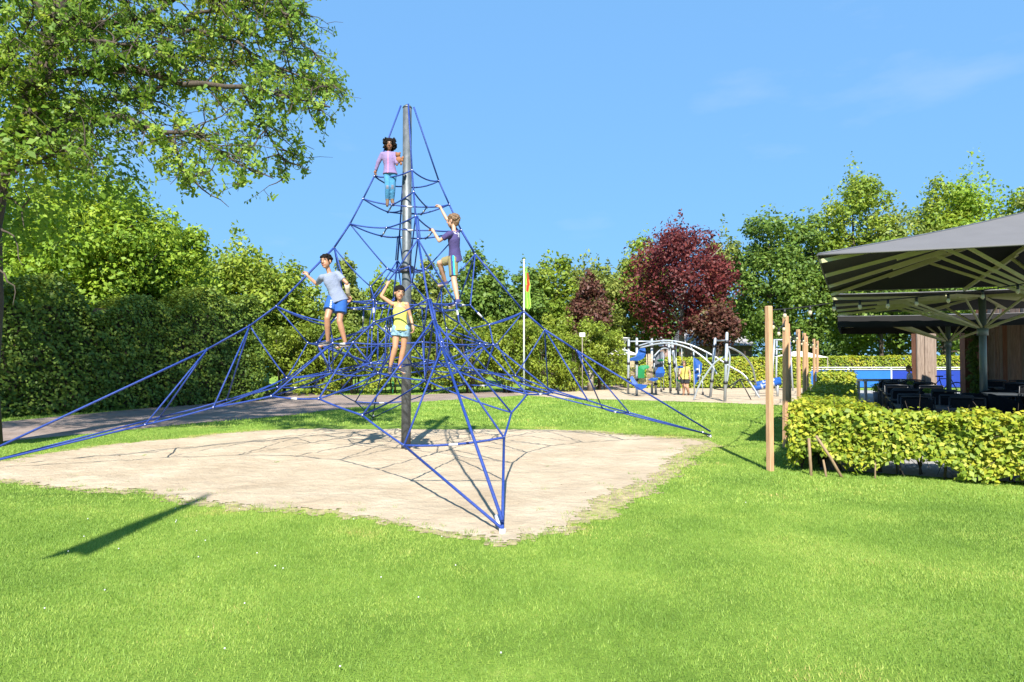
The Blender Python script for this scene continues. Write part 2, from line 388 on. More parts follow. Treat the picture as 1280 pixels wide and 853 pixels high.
# ------------------------------------------------------------------ grass
M['soil'] = plain('dry_soil', (.30, .235, .13), .95, var=.5, scale=9, bump=.6, bscale=70)
def in_poly(x, y, poly):
    px = np.array([p[0] for p in poly]); py = np.array([p[1] for p in poly]); n = len(px)
    ins = np.zeros(len(x), bool); dist = np.full(len(x), 1e9); j = n - 1
    for i in range(n):
        c = ((py[i] > y) != (py[j] > y)) & (x < (px[j] - px[i]) * (y - py[i]) / (py[j] - py[i] + 1e-12) + px[i])
        ins ^= c
        ex, ey = px[j] - px[i], py[j] - py[i]; L = ex * ex + ey * ey + 1e-12
        t = np.clip(((x - px[i]) * ex + (y - py[i]) * ey) / L, 0, 1)
        dist = np.minimum(dist, np.hypot(x - px[i] - t * ex, y - py[i] - t * ey)); j = i
    return ins, dist
def sand_bed():
    cs = .04; X0, X1, Y0, Y1 = -9.4, 4.6, 5.7, 15.2
    nx, ny = int((X1 - X0) / cs), int((Y1 - Y0) / cs)
    gx, gy = np.meshgrid(X0 + np.arange(nx + 1) * cs, Y0 + np.arange(ny + 1) * cs); gx, gy = gx.ravel(), gy.ravel()
    cx, cy = np.meshgrid(X0 + (np.arange(nx) + .5) * cs, Y0 + (np.arange(ny) + .5) * cs); cx, cy = cx.ravel(), cy.ravel()
    ins, d = in_poly(cx, cy, pit); sd_ = np.where(ins, d, -d); near = sd_ > -.75
    nz = np.zeros(len(cx)); idx = np.where(near & (sd_ < .7))[0]
    for i in idx: nz[i] = .17 * mnoise.noise(Vector((cx[i] * 1.5, cy[i] * 1.5, 3))) + .16 * mnoise.noise(Vector((cx[i] * 4.5, cy[i] * 4.5, 8))) + .14 * mnoise.noise(Vector((cx[i] * 13, cy[i] * 13, 5)))
    sd2 = sd_ + nz; wide = np.where((cx > .3) & (cy > 6.8), .30, .12)
    cell = np.where(sd2 > 0)[0]; soil = np.where((sd2 <= 0.0) & (sd2 > -wide))[0]
    global SANDMASK; SANDMASK = (X0, Y0, cs, nx, ny, sd2)
    h = np.zeros(len(gx)); used = np.zeros(len(gx), bool)
    def quads(c): j, i = c // nx, c % nx; a = j * (nx + 1) + i; return np.stack([a, a + 1, a + nx + 2, a + nx + 1], 1)
    for nm, c, mt, amp, z0 in (('sand_pit', cell, M['sand'], 1.0, .014), ('worn_ground', soil, M['soil'], .4, .007)):
        q = quads(c); u, inv = np.unique(q, return_inverse=True); inv = inv.reshape(q.shape)
        pts = np.zeros((len(u), 3)); pts[:, 0] = gx[u] + rs_.normal(size=len(u)) * .008; pts[:, 1] = gy[u] + rs_.normal(size=len(u)) * .008
        ii = np.clip(((pts[:, 0] - X0) / cs).astype(int), 0, nx - 1); jj = np.clip(((pts[:, 1] - Y0) / cs).astype(int), 0, ny - 1); ed = sd2[jj * nx + ii] - .02
        for k, (x, y) in enumerate(pts[:, :2]):
            n_ = .020 * mnoise.noise(Vector((x * 1.1, y * 1.1, 1))) + .016 * mnoise.noise(Vector((x * 3.7, y * 3.7, 2))) + .010 * mnoise.noise(Vector((x * 8.5, y * 8.5, 4)))
            pts[k, 2] = .004 + .004 * amp + (min(1, max(0, ed[k]) / .45)) * amp * (.016 + n_)
        me = bpy.data.meshes.new(nm); me.from_pydata(pts.tolist(), [], inv.tolist()); me.materials.append(mt)
        me.polygons.foreach_set('use_smooth', np.ones(len(inv), bool)); tag(put(nm, me), kind='structure')
rs_ = np.random.default_rng(31)
sand_bed()
rng = np.random.default_rng(4)
def grass(name, y0, y1, n, h, wd, clump=.0, xm=1.3):
    y = y0 + (y1 - y0) * rng.random(n) ** 1.0
    # even density over a widening strip
    keep = rng.random(n) < (y / y1); y = y[keep]; m = len(y)
    x = (rng.random(m) * 2 - 1) * (y * .75 + xm)
    ins, d = in_poly(x, y, pit)
    X0, Y0, cs, nx, ny, sd2 = SANDMASK; ii = ((x - X0) / cs).astype(int); jj = ((y - Y0) / cs).astype(int)
    inr = (ii >= 0) & (ii < nx) & (jj >= 0) & (jj < ny); sdv = np.full(m, -9.); sdv[inr] = sd2[jj[inr] * nx + ii[inr]]; sdv = np.where(inr, sdv, np.where(ins, 9, -9))
    ok = (sdv <= 0) & (rng.random(m) < .45 - sdv * 2.2); d = np.maximum(0, np.minimum(d, np.where(sdv > -.8, -sdv, 9)))
    ins2, _ = in_poly(x, y, [gr(*p) for p in path_px_b + path_px_t]); ok &= ~ins2
    ins3, _ = in_poly(x, y, [gr(*p) for p in psand]); ok &= ~ins3
    hx = x - T0.x; hy = y - T0.y
    s_ = hx * sx.x + hy * sx.y; t_ = hx * sy.x + hy * sy.y
    ok &= ~((t_ > 0) & (s_ > -.1)) 
    x, y, d = x[ok], y[ok], d[ok]; m = len(x)
    big = np.sin(x * 1.7 + np.sin(y * 1.3) * 2) * np.sin(y * 2.1 + np.sin(x * .9) * 2)
    hh = h * (.55 + .8 * rng.random(m)) * (1 + .18 * big); ww = wd * (.7 + .6 * rng.random(m))
    a = rng.random(m) * 2 * np.pi; la = rng.random(m) * 2 * np.pi; lean = hh * (.25 + .65 * rng.random(m))
    vx, vy = np.cos(a) * ww, np.sin(a) * ww
    v = np.zeros((m, 3, 3))
    v[:, 0] = np.stack([x - vx, y - vy, np.full(m, -.004)], 1); v[:, 1] = np.stack([x + vx, y + vy, np.full(m, -.004)], 1)
    v[:, 2] = np.stack([x + np.cos(la) * lean, y + np.sin(la) * lean, hh], 1)
    pat = np.array([mnoise.noise(Vector((xx * .9, yy * .9, 3.1))) + .6 * mnoise.noise(Vector((xx * 3.1, yy * 3.1, 7.7))) for xx, yy in zip(x, y)])
    r = rng.random(m) * .80 + .05 + pat * .18
    dryp = .6 * np.clip((np.array([mnoise.noise(Vector((xx * .55 + 9, yy * .8, 1.7))) for xx, yy in zip(x, y)]) - .28) * 3.2, 0, .35); r = np.where(rng.random(m) < dryp, .93, r)
    dry = np.clip(1.1 - d / (np.where((x > .3) & (y > 6.8), 1.0, .45) * (.6 + .9 * np.clip(pat + .5, 0, 1.4))), 0, 1); r = np.where(rng.random(m) < dry * .8, .90 + .10 * rng.random(m), r)
    r = np.where(rng.random(m) < .025, 1.0, r)
    o = put(name, np_mesh(name, v.reshape(-1, 3), 3, M['grass'], r)); tag(o, 'short green lawn grass around the sand pit', 'grass', kind='stuff')
V_all = []
grass('grass', 2.6, 7.5, 640000, .0185, .0028)
g2 = grass('grass', 7.5, 16, 480000, .023, .0056)
g3 = grass('grass', 16, 34, 260000, .045, .014)

# ------------------------------------------------------------------ foliage
def leaf_quads(c, nrm, size, rs, aspect=.6, droop=.0):
    """diamond leaves centred on c, facing nrm"""
    n = len(c)
    t = rs.normal(size=(n, 3)); nrm = nrm / (np.linalg.norm(nrm, axis=1, keepdims=True) + 1e-9)
    u = np.cross(nrm, t); u /= (np.linalg.norm(u, axis=1, keepdims=True) + 1e-9); v = np.cross(nrm, u)
    s = (size * (.6 + .8 * rs.random(n)))[:, None]
    q = np.stack([c - u * s * .5, c - v * s * .5 * aspect + nrm * s * .08, c + u * s * .5 - nrm * s * .1, c + v * s * .5 * aspect + nrm * s * .08], 1)
    return q.reshape(-1, 3)
def clump_leaves(clumps, n, size, rs, fill=.35, updir=.5, squash=.8):
    """clumps: array of (x,y,z,r); leaves crowd towards each clump's shell"""
    cl = np.asarray(clumps, float); wgt = cl[:, 3] ** 2; wgt /= wgt.sum()
    idx = rs.choice(len(cl), n, p=wgt); c = cl[idx]
    d = rs.normal(size=(n, 3)); d /= np.linalg.norm(d, axis=1, keepdims=True)
    rad = c[:, 3] * (1 - fill * rs.random(n) ** 1.5) * (1 + .12 * rs.normal(size=n) + .55 * (rs.random(n) ** 7))
    # broken-up clumps: lobes bulge and dent differently in every direction
    ph = idx * 1.7; rad = rad * (1 + .22 * np.sin(d[:, 0] * 5 + ph) * np.sin(d[:, 2] * 6 + ph * 2) + .16 * np.sin(d[:, 1] * 11 + ph * 3) * np.sin(d[:, 0] * 9 - ph))
    p = c[:, :3] + d * rad[:, None] * np.array([1, 1, squash])
    nr = d + np.array([0, 0, updir]) + rs.normal(size=(n, 3)) * .55
    return p, nr, idx
def crown_clumps(w, h, rs, n=60, shape='round', rr=(.16, .30)):
    """clump centres spread through an egg of half width w, height h (base at z=0)"""
    out = []
    while len(out) < n:
        d = rs.normal(size=3); d /= np.linalg.norm(d); k = rs.random() ** .33
        if k < .45: k = .45 + rs.random() * .5
        z = d[2] * k
        x, y = d[0] * k, d[1] * k
        if shape == 'cone': f = 1.05 - .75 * (z * .5 + .5)
        elif shape == 'tall': f = 1.0 - .35 * max(0, z)
        elif shape == 'fan': f = .75 + .3 * z
        else: f = 1
        r = w * (rr[0] + (rr[1] - rr[0]) * rs.random())
        out.append((x * w * .84 * f, y * w * .84 * f, h * .5 + z * (h * .5 - r * .8), r))
    return np.array(out)
def trunk_mesh(h, r, rs, limbs=7, w=2.0, base=.35):
    mb = MB(); pts = []; x = y = 0
    for i in range(7):
        z = h * i / 6; pts.append((x, y, z)); x += rs.normal() * .05 * r * 4; y += rs.normal() * .05 * r * 4
    mb.tube(pts, [r * (1.35 if i == 0 else 1 - .13 * i) for i in range(7)], 8)
    for k in range(limbs):
        z0 = h * (base + (1 - base) * rs.random() * .8); a = rs.random() * 6.28; L = w * (.5 + .5 * rs.random())
        p0 = Vector((0, 0, z0)); q = [p0]; d = Vector((math.cos(a), math.sin(a), .5 + rs.random() * .7)).normalized()
        for j in range(4):
            d = (d + Vector((rs.normal(), rs.normal(), rs.normal())) * .18).normalized(); q.append(q[-1] + d * L / 4)
        mb.tube(q, [r * .42, r * .34, r * .25, r * .16, r * .07], 6)
    return mb
def tree(px, top, hw, Y, matl, label, cat='tree', base_z=1.5, n=9000, leaf=.24, shape='round', seed=None, group=None, name='leafy_tree', tr=.17, bark='bark', nclump=60, depth=None, fill=.35, rr=(.16, .30)):
    """px, top: where the crown's middle and top show in the photograph; hw: its half width in pixels; Y: metres ahead"""
    seed = seed if seed is not None else int(px * 7 + Y)
    rs = np.random.default_rng(seed)
    p = at(px, top, Y); ztop = p.z; w_ = hw / FPX * Y
    root = thing(name, label, cat, (p.x, Y, 0), 0, group)
    cl = crown_clumps(w_, ztop - base_z, rs, nclump, shape, rr)
    cl[:, 2] += base_z
    if depth: cl[:, 1] *= depth
    c, nr, idx = clump_leaves(cl, n, leaf, rs, fill)
    cv = rs.random(len(cl)) * .35
    k = rs.random(n) < .22                       # loose leaves filling the inside and fraying the outline
    m = int(k.sum()); d = rs.normal(size=(m, 3)); d /= np.linalg.norm(d, axis=1, keepdims=True); q = rs.random(m) ** .4
    fsh = (1.05 - .75 * (d[:, 2] * q * .5 + .5)) if shape == 'cone' else (1 - .3 * np.maximum(0, d[:, 2] * q))
    bump = 1 + .16 * np.sin(d[:, 0] * 7 + seed) * np.sin(d[:, 2] * 6 + seed) + .10 * np.sin(d[:, 0] * 17) * np.sin(d[:, 2] * 15 + seed)
    c[k] = np.stack([d[:, 0] * q * w_ * .92 * fsh * bump, d[:, 1] * q * w_ * .8 * fsh, base_z + (ztop - base_z) * (.5 + d[:, 2] * q * .5 * bump)], 1)
    v = leaf_quads(c, nr, np.full(n, leaf), rs)
    rn = np.clip(rs.random(n) * .7 + cv[idx], 0, 1)
    me = np_mesh('crown', v, 4, M[matl], rn); put('crown', me, root, world=False)
    put('trunk', trunk_mesh(min(ztop * .78, base_z + (ztop - base_z) * .8), tr, rs, 8, w_, max(.25, min(.7, base_z / ztop))).mesh('trunk', M[bark]), root, world=False)
    return root

# trees beyond the path, left to right
G1 = 'trees beyond the path'
tree(112, 208, 122, 25, 'leaf_bright', 'big bright green tree rising over the tall dark hedge', n=46000, leaf=.17, base_z=1.8, nclump=130, group=G1, tr=.25, rr=(.13, .24))
tree(215, 268, 62, 27, 'leaf_bright', 'rounder bright green tree at the right shoulder of the big one over the hedge', n=17000, leaf=.17, base_z=1.6, group=G1)
tree(298, 292, 68, 33, 'leaf_mid', 'mid green dome shaped tree right of the bright trees, behind the hedge end', n=17000, leaf=.21, base_z=.6, group=G1, nclump=80)
tree(362, 326, 52, 35, 'leaf_mid', 'mid green tree behind the boy in grey shirt', n=11000, leaf=.21, base_z=.6, group=G1)
tree(432, 322, 42, 34, 'leaf_olive', 'olive green tree with spiky top between the boy and the steel mast', n=9000, leaf=.20, base_z=.6, shape='cone', group=G1)
tree(478, 338, 36, 37, 'leaf_mid', 'small mid green tree just left of the steel mast', n=7000, leaf=.22, base_z=.6, group=G1)
tree(536, 322, 38, 38, 'leaf_olive', 'loose olive green tree just right of the steel mast', n=7000, leaf=.22, base_z=.6, shape='tall', group=G1)
tree(600, 310, 44, 40, 'leaf_dark', 'dark green tree behind the boy in purple', n=10000, leaf=.24, base_z=.8, group=G1)
tree(655, 330, 34, 41, 'leaf_dark', 'dark green tree behind the flagpole', n=7000, leaf=.24, base_z=.8, group=G1)
tree(690, 314, 42, 43, 'leaf_mid', 'mid green round tree just right of the flag', n=9000, leaf=.24, base_z=1, group=G1)
tree(738, 316, 48, 46, 'leaf_olive', 'yellowish green tree behind the small rust coloured tree', n=9000, leaf=.25, base_z=1, group=G1)
tree(736, 334, 40, 41, 'leaf_rust', 'small rust brown tree in front of the yellowish one', n=5600, leaf=.2, base_z=2.0, shape='cone', name='rusty_tree')
tree(782, 320, 38, 48, 'leaf_olive', 'yellow green tree left of the copper beech', n=7000, leaf=.25, base_z=1, group=G1)
tree(806, 290, 46, 49, 'leaf_mid', 'tall green tree rising behind the left side of the copper beech', n=9000, leaf=.26, base_z=2, group=G1)
tree(906, 283, 36, 50, 'leaf_olive', 'olive green tree rising behind the right side of the copper beech', n=8000, leaf=.26, base_z=2, shape='tall', group=G1)
tree(850, 274, 78, 43, 'leaf_copper', 'broad copper beech with dark red leaves behind the climbing frame', 'copper beech', n=15500, leaf=.21, base_z=2.1, name='copper_beech', tr=.24, bark='bark_grey', nclump=95, rr=(.10, .26))
tree(895, 375, 34, 41, 'leaf_rust', 'low red brown tree below the right side of the copper beech', n=4200, leaf=.2, base_z=2.0, name='rusty_tree')
tree(962, 257, 52, 46, 'leaf_dark', 'tall dark green tree between the copper beech and the wooden posts', n=13000, leaf=.25, base_z=1.3, group=G1, nclump=80, tr=.24)
tree(1012, 262, 42, 47, 'leaf_dark', 'dark green tree behind the tops of the wooden posts', n=9000, leaf=.25, base_z=1.3, group=G1)
tree(1066, 211, 66, 48, 'leaf_mid', 'tallest airy green tree above the tip of the big parasol', n=21750, leaf=.24, base_z=1.5, group=G1, nclump=95, rr=(.14, .24), tr=.24)
tree(1122, 246, 56, 47, 'leaf_olive', 'olive green tree over the left slope of the big parasol', n=13500, leaf=.25, base_z=1.5, group=G1)
tree(1176, 217, 52, 50, 'leaf_mid', 'green tree over the middle of the big parasol', n=13500, leaf=.26, base_z=1.5, group=G1)
tree(1222, 201, 66, 50, 'leaf_bright', 'bright green tree over the right of the big parasol', n=18000, leaf=.26, base_z=1.5, group=G1)
tree(1290, 232, 62, 48, 'leaf_olive', 'yellow green tree at the right edge above the big parasol', n=13500, leaf=.26, base_z=1.5, group=G1)
tree(1375, 215, 60, 50, 'leaf_mid', 'green tree beyond the right edge of the terrace', n=8000, leaf=.3, base_z=1.5, group=G1)
tree(1100, 300, 50, 44, 'leaf_dark', 'dark green lower tree behind the blue fence', n=9000, leaf=.24, base_z=2.2, group=G1)
tree(1180, 300, 52, 44, 'leaf_dark', 'dark green lower tree behind the pale wooden screen', n=9000, leaf=.24, base_z=2.0, group=G1)

# the wood behind it all
def woodland():
    rs = np.random.default_rng(77); cl = []
    for k in range(420):
        x = -62 + rs.random() * 165; y = 58 + rs.random() * 10 + max(0, -x - 20) * -.2
        z = rs.random() * 6.0; cl.append((x, y, z, 1.6 + rs.random() * 1.4))
    c, nr, idx = clump_leaves(cl, 75000, .42, rs, .3)
    v = leaf_quads(c, nr, np.full(len(c), .46), rs)
    tag(put('woodland', np_mesh('woodland', v, 4, M['leaf_dark'], rs.random(len(c)) * .55)), 'dark wood closing the view behind the single trees', 'woodland', kind='stuff')
woodland()

# light green shrubs along the far side of the path
shr = [(352, 398, 34, 29.5), (398, 405, 36, 30), (444, 398, 38, 30), (492, 402, 36, 30.5), (540, 400, 38, 31), (588, 396, 38, 31), (634, 398, 36, 31.5), (678, 400, 34, 32), (716, 392, 38, 33), (752, 412, 26, 34)]
wh = ['at the hedge end', 'behind the left boy\'s feet', 'left of the girl in yellow', 'behind the steel mast', 'just right of the steel mast', 'between mast and flagpole', 'at the foot of the flagpole', 'just right of the flagpole', 'behind the white litter bin, the tallest of them', 'left of the white garden lamp, the smallest of them']
for k, (px, top, hw, Y) in enumerate(shr):
    rs = np.random.default_rng(300 + k); p = at(px, top, Y); w_ = hw / FPX * Y
    root = thing('shrub', 'leafy light green shrub ' + wh[k], 'shrub', (p.x, Y, 0), 0, 'shrubs along the far side of the path')
    cl = []
    for j in range(46):
        cl.append(((rs.random() * 2 - 1) * w_, (rs.random() - .5) * 1.7, .25 + rs.random() ** .8 * (p.z - .55), .22 + rs.random() * .26))
    c, nr, idx = clump_leaves(cl, 6200, .13, rs, .4); cv = rs.random(46) * .4
    c[:, 2] = np.abs(c[:, 2])
    put('crown', np_mesh('crown', leaf_quads(c, nr, np.full(len(c), .135), rs), 4, M['leaf_shrub'], np.clip(rs.random(len(c)) * .7 + cv[idx], 0, 1)), root, world=False)
    mb = MB()
    for j in range(9):
        a = rs.random() * 6.28; r_ = w_ * rs.random() * .8
        mb.tube([(math.cos(a) * .15, math.sin(a) * .15, 0), (math.cos(a) * r_ * .5, math.sin(a) * .3, p.z * .4), (math.cos(a) * r_, math.sin(a) * .5, p.z * .75)], [.03, .022, .01], 5)
    put('stem', mb.mesh('stem', M['bark']), root, world=False)

# clipped hedges: a slab of leaves round a solid core
def hedge(name, a, b, width, h, matl, label, n, leaf, rough=.1, side=1, z0=.05, seed=1, wavy=0, core=True, topn=.25, stuff=False):
    """from a to b along its front foot; the slab lies on the far side"""
    rs = np.random.default_rng(seed)
    a = Vector((a[0], a[1], 0)); b = Vector((b[0], b[1], 0)); d = b - a; L = d.length; d.normalize(); nn = Vector((-d.y, d.x, 0)) * side
    root = thing(name, label, 'hedge', a)
    A = {'front': L * h, 'back': L * h * .5, 'top': L * width * (1 + topn), 'e1': width * h, 'e2': width * h}; tot = sum(A.values()); out_c, out_n = [], []
    D, NN, Z = np.array(d), np.array(nn), np.array([0, 0, 1.0])
    for k, ar in A.items():
        m = int(n * ar / tot); u = rs.random(m) * L; q = rs.random(m)
        if k in ('front', 'back'):
            z = z0 + q * (h - z0); off = np.zeros(m) if k == 'front' else np.full(m, width); nr = np.tile(-NN if k == 'front' else NN, (m, 1))
        elif k == 'top': z = np.full(m, h); off = q * width; nr = np.tile(Z, (m, 1))
        else:
            off = rs.random(m) * width; z = z0 + q * (h - z0); u = np.zeros(m) if k == 'e1' else np.full(m, L); nr = np.tile(-D if k == 'e1' else D, (m, 1))
        wob = (np.sin(u * 2.1 + z * 1.3) * .5 + np.sin(u * 5.3 - z * 4.1) * .3 + np.sin(z * 9 + u * .7) * .35) * rough
        dep = rs.random(m) ** 2 * rough * 2.2
        p = u[:, None] * D + off[:, None] * NN + z[:, None] * Z + nr * (wob - dep)[:, None] + rs.normal(size=(m, 3)) * rough * .25
        p[:, 2] += wavy * (np.sin(u * .9) + np.sin(u * 2.7 + 1)) * (z / h)
        out_c.append(p); out_n.append(nr + Z * .45 + rs.normal(size=(m, 3)) * .5)
    c = np.concatenate(out_c); nr = np.concatenate(out_n); c[:, 2] = np.maximum(c[:, 2], .01); m = len(c)
    pat = .25 * (np.sin(c[:, 0] * 1.9 + c[:, 2] * 2) * np.sin(c[:, 1] * 2.3 + c[:, 2]) + 1) * .5
    put('foliage', np_mesh('foliage', leaf_quads(c, nr, np.full(m, leaf), rs, .68), 4, M[matl], np.clip(rs.random(m) * .78 + pat, 0, 1)), root, world=False)
    if core:
        mb = MB(); ins = rough * 2.4 + .05
        cc = d * (L / 2) + nn * (width / 2)
        mb.box((cc.x, cc.y, h / 2 - ins / 2 + .02), (L - 2 * ins, max(.05, width - 2 * ins), h - ins - .06), Matrix.Rotation(math.atan2(d.y, d.x), 3, 'Z'))
        put('branches', mb.mesh('branches', M['bark']), root, world=False)
    return root
ha, hb = gr(-60, 528), gr(328, 501)
hedge('tall_hedge', hb, ha, 1.6, 3.55, 'leaf_beechhedge', 'tall dark clipped hedge along the left of the path', 46000, .105, .16, side=-1, seed=5, wavy=.30)
h1, h2 = gr(885, 480), gr(1000, 480)
hedge('low_hedge', at(783, 480, 36).xy, at(1014, 480, 36).xy, 1.0, 1.62, 'leaf_hedge', 'clipped yellow green hedge behind the climbing frame', 17000, .11, .06, seed=7)
hedge('low_hedge', at(1016, 470, 43).xy, at(1300, 470, 43).xy, 1.0, 1.72, 'leaf_hedge', 'clipped green hedge in front of the trees, behind the blue fence', 15000, .12, .06, seed=8)

# leggy hornbeam hedge round the terrace
C0 = Vector((3.92, 9.62, 0))
def leggy_hedge():
    rs = np.random.default_rng(21)
    root = thing('terrace_hedge', 'knee high yellow green hornbeam hedge at the terrace corner, bare below on its left', 'hedge', C0)
    D, N2 = np.array(sx), np.array(sy)
    P, NR = [], []
    def seg(o, d, nrm, L, width, z0f, h, n, rough=.10):
        u = rs.random(n) * L; k = rs.random(n)
        face = rs.choice(3, n, p=[.50, .36, .14]); z0 = z0f(u)
        z = np.where(face == 1, h, z0 + rs.random(n) * (h - z0)); off = np.where(face == 0, 0, np.where(face == 1, rs.random(n) * width, width))
        nr = np.where((face == 0)[:, None], -nrm, np.where((face == 1)[:, None], np.array([0, 0, 1.]), nrm))
        wob = (np.sin(u * 4.1 + z * 5.3) * .5 + np.sin(u * 9.3 - z * 8.1) * .4 + np.sin(u * 1.7 + 1) * .4) * rough
        p = np.array(o) + u[:, None] * d + off[:, None] * nrm + nr * (wob - rs.random(n) ** 2 * .18)[:, None]; p[:, 2] += z
        p += rs.normal(size=(n, 3)) * .03
        P.append(p); NR.append(nr + np.array([0, -.1, .5]) + rs.normal(size=(n, 3)) * .45)
    seg(C0, N2, D, 5.6, .8, lambda u: np.where(u < 2.0, .22 + .09 * np.sin(u * 5), .04 + .1 * (np.sin(u * 3) > .8)), .86, 24000, .075)
    seg(C0, D, N2, 9.4, .80, lambda u: np.full(len(u), .08), .92, 24000, .05)
    seg(Vector(C0) + sx * 8.75, D, N2, 1.1, .80, lambda u: np.full(len(u), .1), 1.20, 5000, .04)
    e = rs.random(1500); p = np.array(C0) + np.outer(rs.random(1500) * .8, N2) + np.outer(np.full(1500, 8.75) + rs.normal(size=1500) * .04, D); p[:, 2] = .85 + rs.random(1500) * .37; P.append(p); NR.append(-D + np.array([0, 0, .4]) + rs.normal(size=(1500, 3)) * .4)
    c = np.concatenate(P); nr = np.concatenate(NR); n = len(c); sel = c[:, 2] > .03; c, nr = c[sel], nr[sel]; n = len(c)
    v = leaf_quads(c, nr, np.full(n, .072), rs, .66)
    rn = np.clip(rs.random(n) * .8 + .10 + .10 * np.sin(c[:, 0] * 2.2), 0, 1)
    put('foliage', np_mesh('foliage', v, 4, M['leaf_hedge'], rn), root)
    mb = MB()
    for k in range(22):
        t = .12 + k * .25; p = C0 + sy * t + sx * (.3 + .25 * rs.random())
        for j in range(2): mb.tube([p + V(rs.normal() * .03, rs.normal() * .03, 0), p + V(rs.normal() * .05, rs.normal() * .05, .4), p + V(rs.normal() * .10, rs.normal() * .08, .74)], [.015, .012, .005], 5)
    for k in range(30):
        p = C0 + sx * (.6 + k * .28) + sy * (.3 + .2 * rs.random())
        mb.tube([p, p + V(rs.normal() * .05, rs.normal() * .05, .74)], [.014, .006], 5)
    # dense inner twigs seen as dark behind the leaves
    for k in range(900):
        t = rs.random() * 5.5; p = C0 + sy * t + sx * (.15 + .5 * rs.random()) + V(0, 0, .30 + .38 * rs.random())
        q = V(rs.normal(), rs.normal(), rs.normal()) * .16; mb.tube([p, p + q], [.005, .003], 3, False)
    for k in range(900):
        p = C0 + sx * (rs.random() * 8.9) + sy * (.15 + .5 * rs.random()) + V(0, 0, .15 + .55 * rs.random())
        q = V(rs.normal(), rs.normal(), rs.normal()) * .16; mb.tube([p, p + q], [.006, .003], 3, False)
    put('stem', mb.mesh('stem', M['bark']), root)
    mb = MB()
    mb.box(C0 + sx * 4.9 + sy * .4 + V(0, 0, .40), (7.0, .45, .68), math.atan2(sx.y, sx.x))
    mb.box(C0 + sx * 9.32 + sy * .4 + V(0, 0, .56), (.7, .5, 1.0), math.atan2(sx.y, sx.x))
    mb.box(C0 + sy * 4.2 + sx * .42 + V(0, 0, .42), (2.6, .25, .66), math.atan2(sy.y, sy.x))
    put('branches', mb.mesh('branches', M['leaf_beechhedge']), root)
leggy_hedge()
stk = [((1013, 598), (1011, 548), .028, 'upright weathered stake at the front corner of the terrace hedge'),
       ((1033, 600), (1029, 575), .02, 'short thin stake between the upright and the leaning one'),
       ((1056, 600), (1020, 545), .026, 'long stake leaning left under the terrace hedge'),
       ((1094, 602), (1095, 560), .014, 'thin dark stake under the bare middle of the terrace hedge')]
for (b, t_, r_, lab) in stk:
    p = gr(*b); p = p + sx * .22 + V(0, 0, -.03); q = at(t_[0], t_[1], p.y + .10); r_ *= .8
    tag(MB().tube([p - V(0, 0, .05), p.lerp(q, .5), q], [r_, r_ * .95, r_ * .9], 8).build('wooden_stake', M['stake']), lab, 'stake')

# ------------------------------------------------------------------ rope pyramid
MX, MY, TH = -1.856, 12.0, -1.2744
netr = thing('climbing_net', 'tall blue rope climbing pyramid hung from a steel mast over the sand pit', 'climbing net', (MX, MY, 0))
def W_(e, a, b, z):
    an = TH + e * math.pi / 2
    u = (math.cos(an), math.sin(an)); v = (-u[1], u[0])
    return Vector((MX + u[0] * a + v[0] * b, MY + u[1] * a + v[1] * b, z))
E_ = {1: (.57, 4.77), 2: (.76, 4.36), 3: (.98, 3.91), 4: (1.24, 3.49), 5: (2.17, 2.46), 6: (2.58, 2.13), 7: (3.22, 1.74)}
TOP = 6.06
anch = [gr(628, 668), gr(888, 547), W_(2, 6.0, 0, 0), gr(-46, 590)]
rng2 = random.Random(11)
ropes = []; joints = []; sleeves = []
def rope(a, b, r=.0115, sag=.03, nm='rope'):
    r *= 1.04
    a, b = Vector(a), Vector(b); L = (b - a).length; pts = []
    n = 2 if sag == 0 else 7
    for i in range(n):
        t = i / (n - 1); pts.append(a.lerp(b, t) - Vector((0, 0, 4 * sag * L * t * (1 - t))))
    ropes.append((pts, r, nm))
    return pts
def sleeve(a, b, t=.5, L=.17, r=.021, sag=0):
    L *= .8; r = .0165
    a, b = Vector(a), Vector(b); d = (b - a).normalized(); c = a.lerp(b, t) - Vector((0, 0, 4 * sag * (b - a).length * t * (1 - t))); sleeves.append((c - d * L / 2, c + d * L / 2, r))
def joint(p): joints.append(Vector(p))
def jit(p, s=.025): return Vector(p) + Vector((rng2.uniform(-s, s), rng2.uniform(-s, s), rng2.uniform(-s, s) * .6))
node = {}
types = {'S': (1.01, .66, 2.51), 'K': (1.31, .67, 2.17), 'N': (1.29, 1.0, 1.83), 'P': (1.29, .63, 1.37), 'W': (1.52, .34, 1.84), 'G': (4.01, .60, .60),
         'H': (3.02, .99, .86), 'O': (2.19, 1.53, 1.04), 'T': (.55, .36, 2.52), 'U': (.62, .42, 2.12), 'X': (.66, .44, 1.52)}
for e in range(4):
    for k, (a, z) in E_.items(): node['E%d' % k, e, 0] = W_(e, a, 0, z)
    for k, (a, z) in {'C': (.33, 3.17), 'I': (.63, 2.84), 'J': (2.0, 1.27), 'M': (1.66, 1.85), 'Q': (.77, 1.49)}.items(): node[k, e, 0] = jit(W_(e, a, 0, z), .012)
    for k, (a, b, z) in types.items():
        for s in (-1, 1): node[k, e, s] = jit(W_(e, a, b * s, z), .02)
